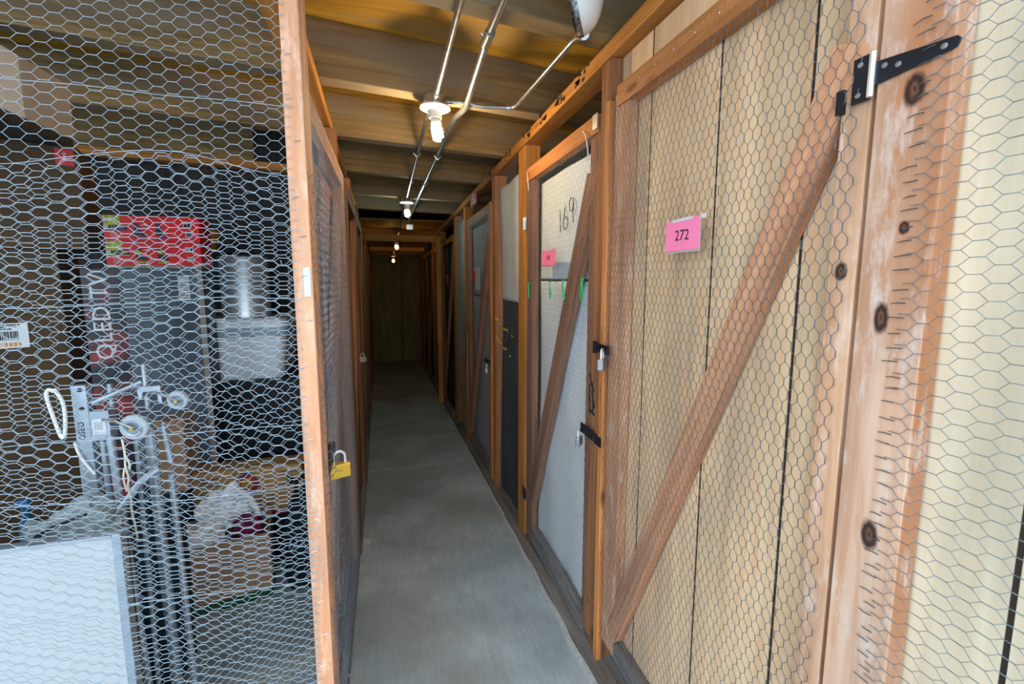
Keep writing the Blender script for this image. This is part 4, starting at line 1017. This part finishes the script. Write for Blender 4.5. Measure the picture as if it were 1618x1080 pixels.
m = MB(); m.tube([(.112, 7.83, 2.17), (.09, 10.55, 2.075)], .0105, 10); m.build('pipe', CONDUIT, t, smooth=True)
t = thing('steel_conduit', 'thicker steel conduit with a jog, right of the lit bulbs', 'conduit', (.34, 2.0, CZ))
m = MB(); m.tube(smoothpath([(.352, .3, 2.305), (.340, 1.5, 2.305), (.364, 2.05, 2.298), (.366, 2.13, 2.30), (.344, 2.30, 2.318), (.338, 2.5, 2.318), (.30, 4.6, 2.318), (.27, 6.3, 2.318)]), .0135, 12); m.build('pipe', CONDUIT, t, smooth=True)
for y, x in ((1.52, .341), (3.03, .331), (3.9, .313)): strap(t, x, y, 2.308)
m = MB(); m.tube([(.3415, 1.48, 2.305), (.3400, 1.56, 2.305)], .0175, 12); m.build('coupling', CONDUIT, t, smooth=True)
m = MB(); m.box(.235, .325, 6.28, 6.34, 2.18, 2.25); m.build('junction_box', STEEL, t, bev=.003)
m = MB(); m.tube([(.27, 6.29, 2.318), (.275, 6.31, 2.25)], .012, 10); m.build('elbow', CONDUIT, t, smooth=True)
t = thing('steel_conduit', 'thin steel conduit bending from the first bulb to the white dome lamp', 'conduit', (.55, 2.0, CZ))
m = MB(); m.tube(smoothpath([(.27, 2.125, 2.32), (.38, 2.122, 2.326), (.42, 2.122, 2.314), (.575, 2.11, 2.318), (.605, 2.09, 2.318), (.636, 1.46, 2.318), (.600, 1.318, 2.252)]), .0095, 12); m.build('pipe', CONDUIT, t, smooth=True)
m = MB(); m.tube([(.565, 2.111, 2.318), (.582, 2.108, 2.318)], .014, 10); m.build('coupling', STEEL, t, smooth=True)
m = MB(); m.tube([(.612, 1.365, 2.275), (.598, 1.308, 2.247)], .016, 10); m.build('end_fitting', STEEL, t, smooth=True)

def bulb(x, y, z, color, strength, label, tilt=(.10, .0), zs=1.0):
    """ceiling box, porcelain holder and spiral lamp; z is the underside it hangs from"""
    t = thing('bulb_fixture', label, 'light fixture', (x, y, z), 'bare spiral bulbs along the aisle')
    m = MB(); m.lathe([(.052, 0), (.055, -.004), (.055, -.046)], (x, y, z), (0,0,1), 24); m.build('ceiling_box', STEEL, t, smooth=True)
    m = MB(); m.lathe([(.050, -.046), (.070, -.048), (.071, -.054), (.060, -.060), (.036, -.066), (.031, -.075), (.029, -.098)], (x, y, z), (0,0,1), 32); m.build('lamp_holder', PORC, t, smooth=True)
    ax = Vector((tilt[0], tilt[1], -1)).normalized(); c = Vector((x, y, z-.096))
    m = MB(); m.lathe([(.020, 0), (.0235, .006), (.0245, .030), (.020, .036)], c, ax, 20); m.build('bulb_base', PORC, t, smooth=True)
    a = ax.orthogonal().normalized(); q = ax.cross(a); pts = []
    for i in range(85):
        u = i/84; r = .0205*(1-.35*max(0, (u-.7)/.3)**2); th_ = u*2*math.pi*3.5
        pts.append(c+ax*(.040+.055*u)+(a*math.cos(th_)+q*math.sin(th_))*r)
    m = MB(); m.tube(pts, .0066, 8); m.build('spiral_tube', emit('lamp_%d' % int(strength*100+y*10), color, strength), t, smooth=True)
WARM = (1.0, .70, .30)
bulb(.225, 2.13, 2.34, (1.0, .72, .38), 330, 'nearest lit spiral bulb, on the joist before the white dome lamp', (.14, .02))
bulb(.188, 4.745, 2.34, (.80, 1.0, .90), 110, 'second lit spiral bulb down the aisle, glowing cool white', (.05, 0))
bulb(.118, 7.75, 2.198, (1.0, .58, .16), 60, 'third lit spiral bulb, just past the orange header', (.05, 0))
bulb(.075, 10.65, 2.08, (1.0, .58, .16), 30, 'farthest lit spiral bulb, before the end wall', (.05, 0))

# white dome lamp on its side
t = thing('dome_lamp', 'white opal dome lamp with metal rim under the ceiling, unlit', 'light fixture', (.55, 1.26, 2.22))
c = Vector((.541, 1.252, 2.334)); ax = Vector((.834, -.511, .20)).normalized()
R = .120
prof = [(R*math.cos(i*math.pi/2/12), .080*math.sin(i*math.pi/2/12)) for i in range(12)]+[(.002, .080)]
m = MB(); m.lathe(prof, c, ax, 40, cap0=False); m.build('glass_dome', OPAL, t, smooth=True)
m = MB(); m.lathe([(R*.98, -.002), (R*1.02, 0), (R*1.02, -.014), (R*.97, -.022), (R*.5, -.024)], c, ax, 40); m.build('rim', plain('hammered_steel', (.45, .47, .5), .2, 1.0, .9, 90), t, smooth=True)
m = MB(); m.tube([c-ax*.03, c-ax*.04+Vector((0, 0, .12)), c-ax*.04+Vector((0, .02, .24))], .012, 8); m.build('mount_arm', STEEL, t, smooth=True)

# ================================================================== light, camera
W = bpy.data.worlds.new('daylight'); S.world = W; W.use_nodes = True
bg = W.node_tree.nodes['Background']; bg.inputs[0].default_value = (.77, .885, 1.0, 1); bg.inputs[1].default_value = 2.75

cam = bpy.data.cameras.new('camera'); co = bpy.data.objects.new('camera', cam); COL.objects.link(co)
F = 680.0
cam.sensor_width = 36; cam.sensor_fit = 'HORIZONTAL'; cam.lens = F/1618*36
cam.shift_y = (540-519)/1618*-1.0
pitch = math.atan((519-440)/F); yaw = math.atan((809-617)*math.cos(pitch)/F)
co.location = (0, 0, 1.5); co.rotation_euler = (math.pi/2-pitch, 0, -yaw)
cam.clip_start = .02
cam.dof.use_dof = True; cam.dof.focus_distance = 1.2; cam.dof.aperture_fstop = 5.6
S.camera = co
S.view_settings.view_transform = 'Standard'; S.view_settings.look = 'None'; S.view_settings.gamma = 1; S.view_settings.use_curve_mapping = False
S.view_settings.exposure = 0.45
S.cycles.max_bounces = 8; S.cycles.diffuse_bounces = 5; S.cycles.sample_clamp_indirect = 6
S.cycles.use_denoising = True
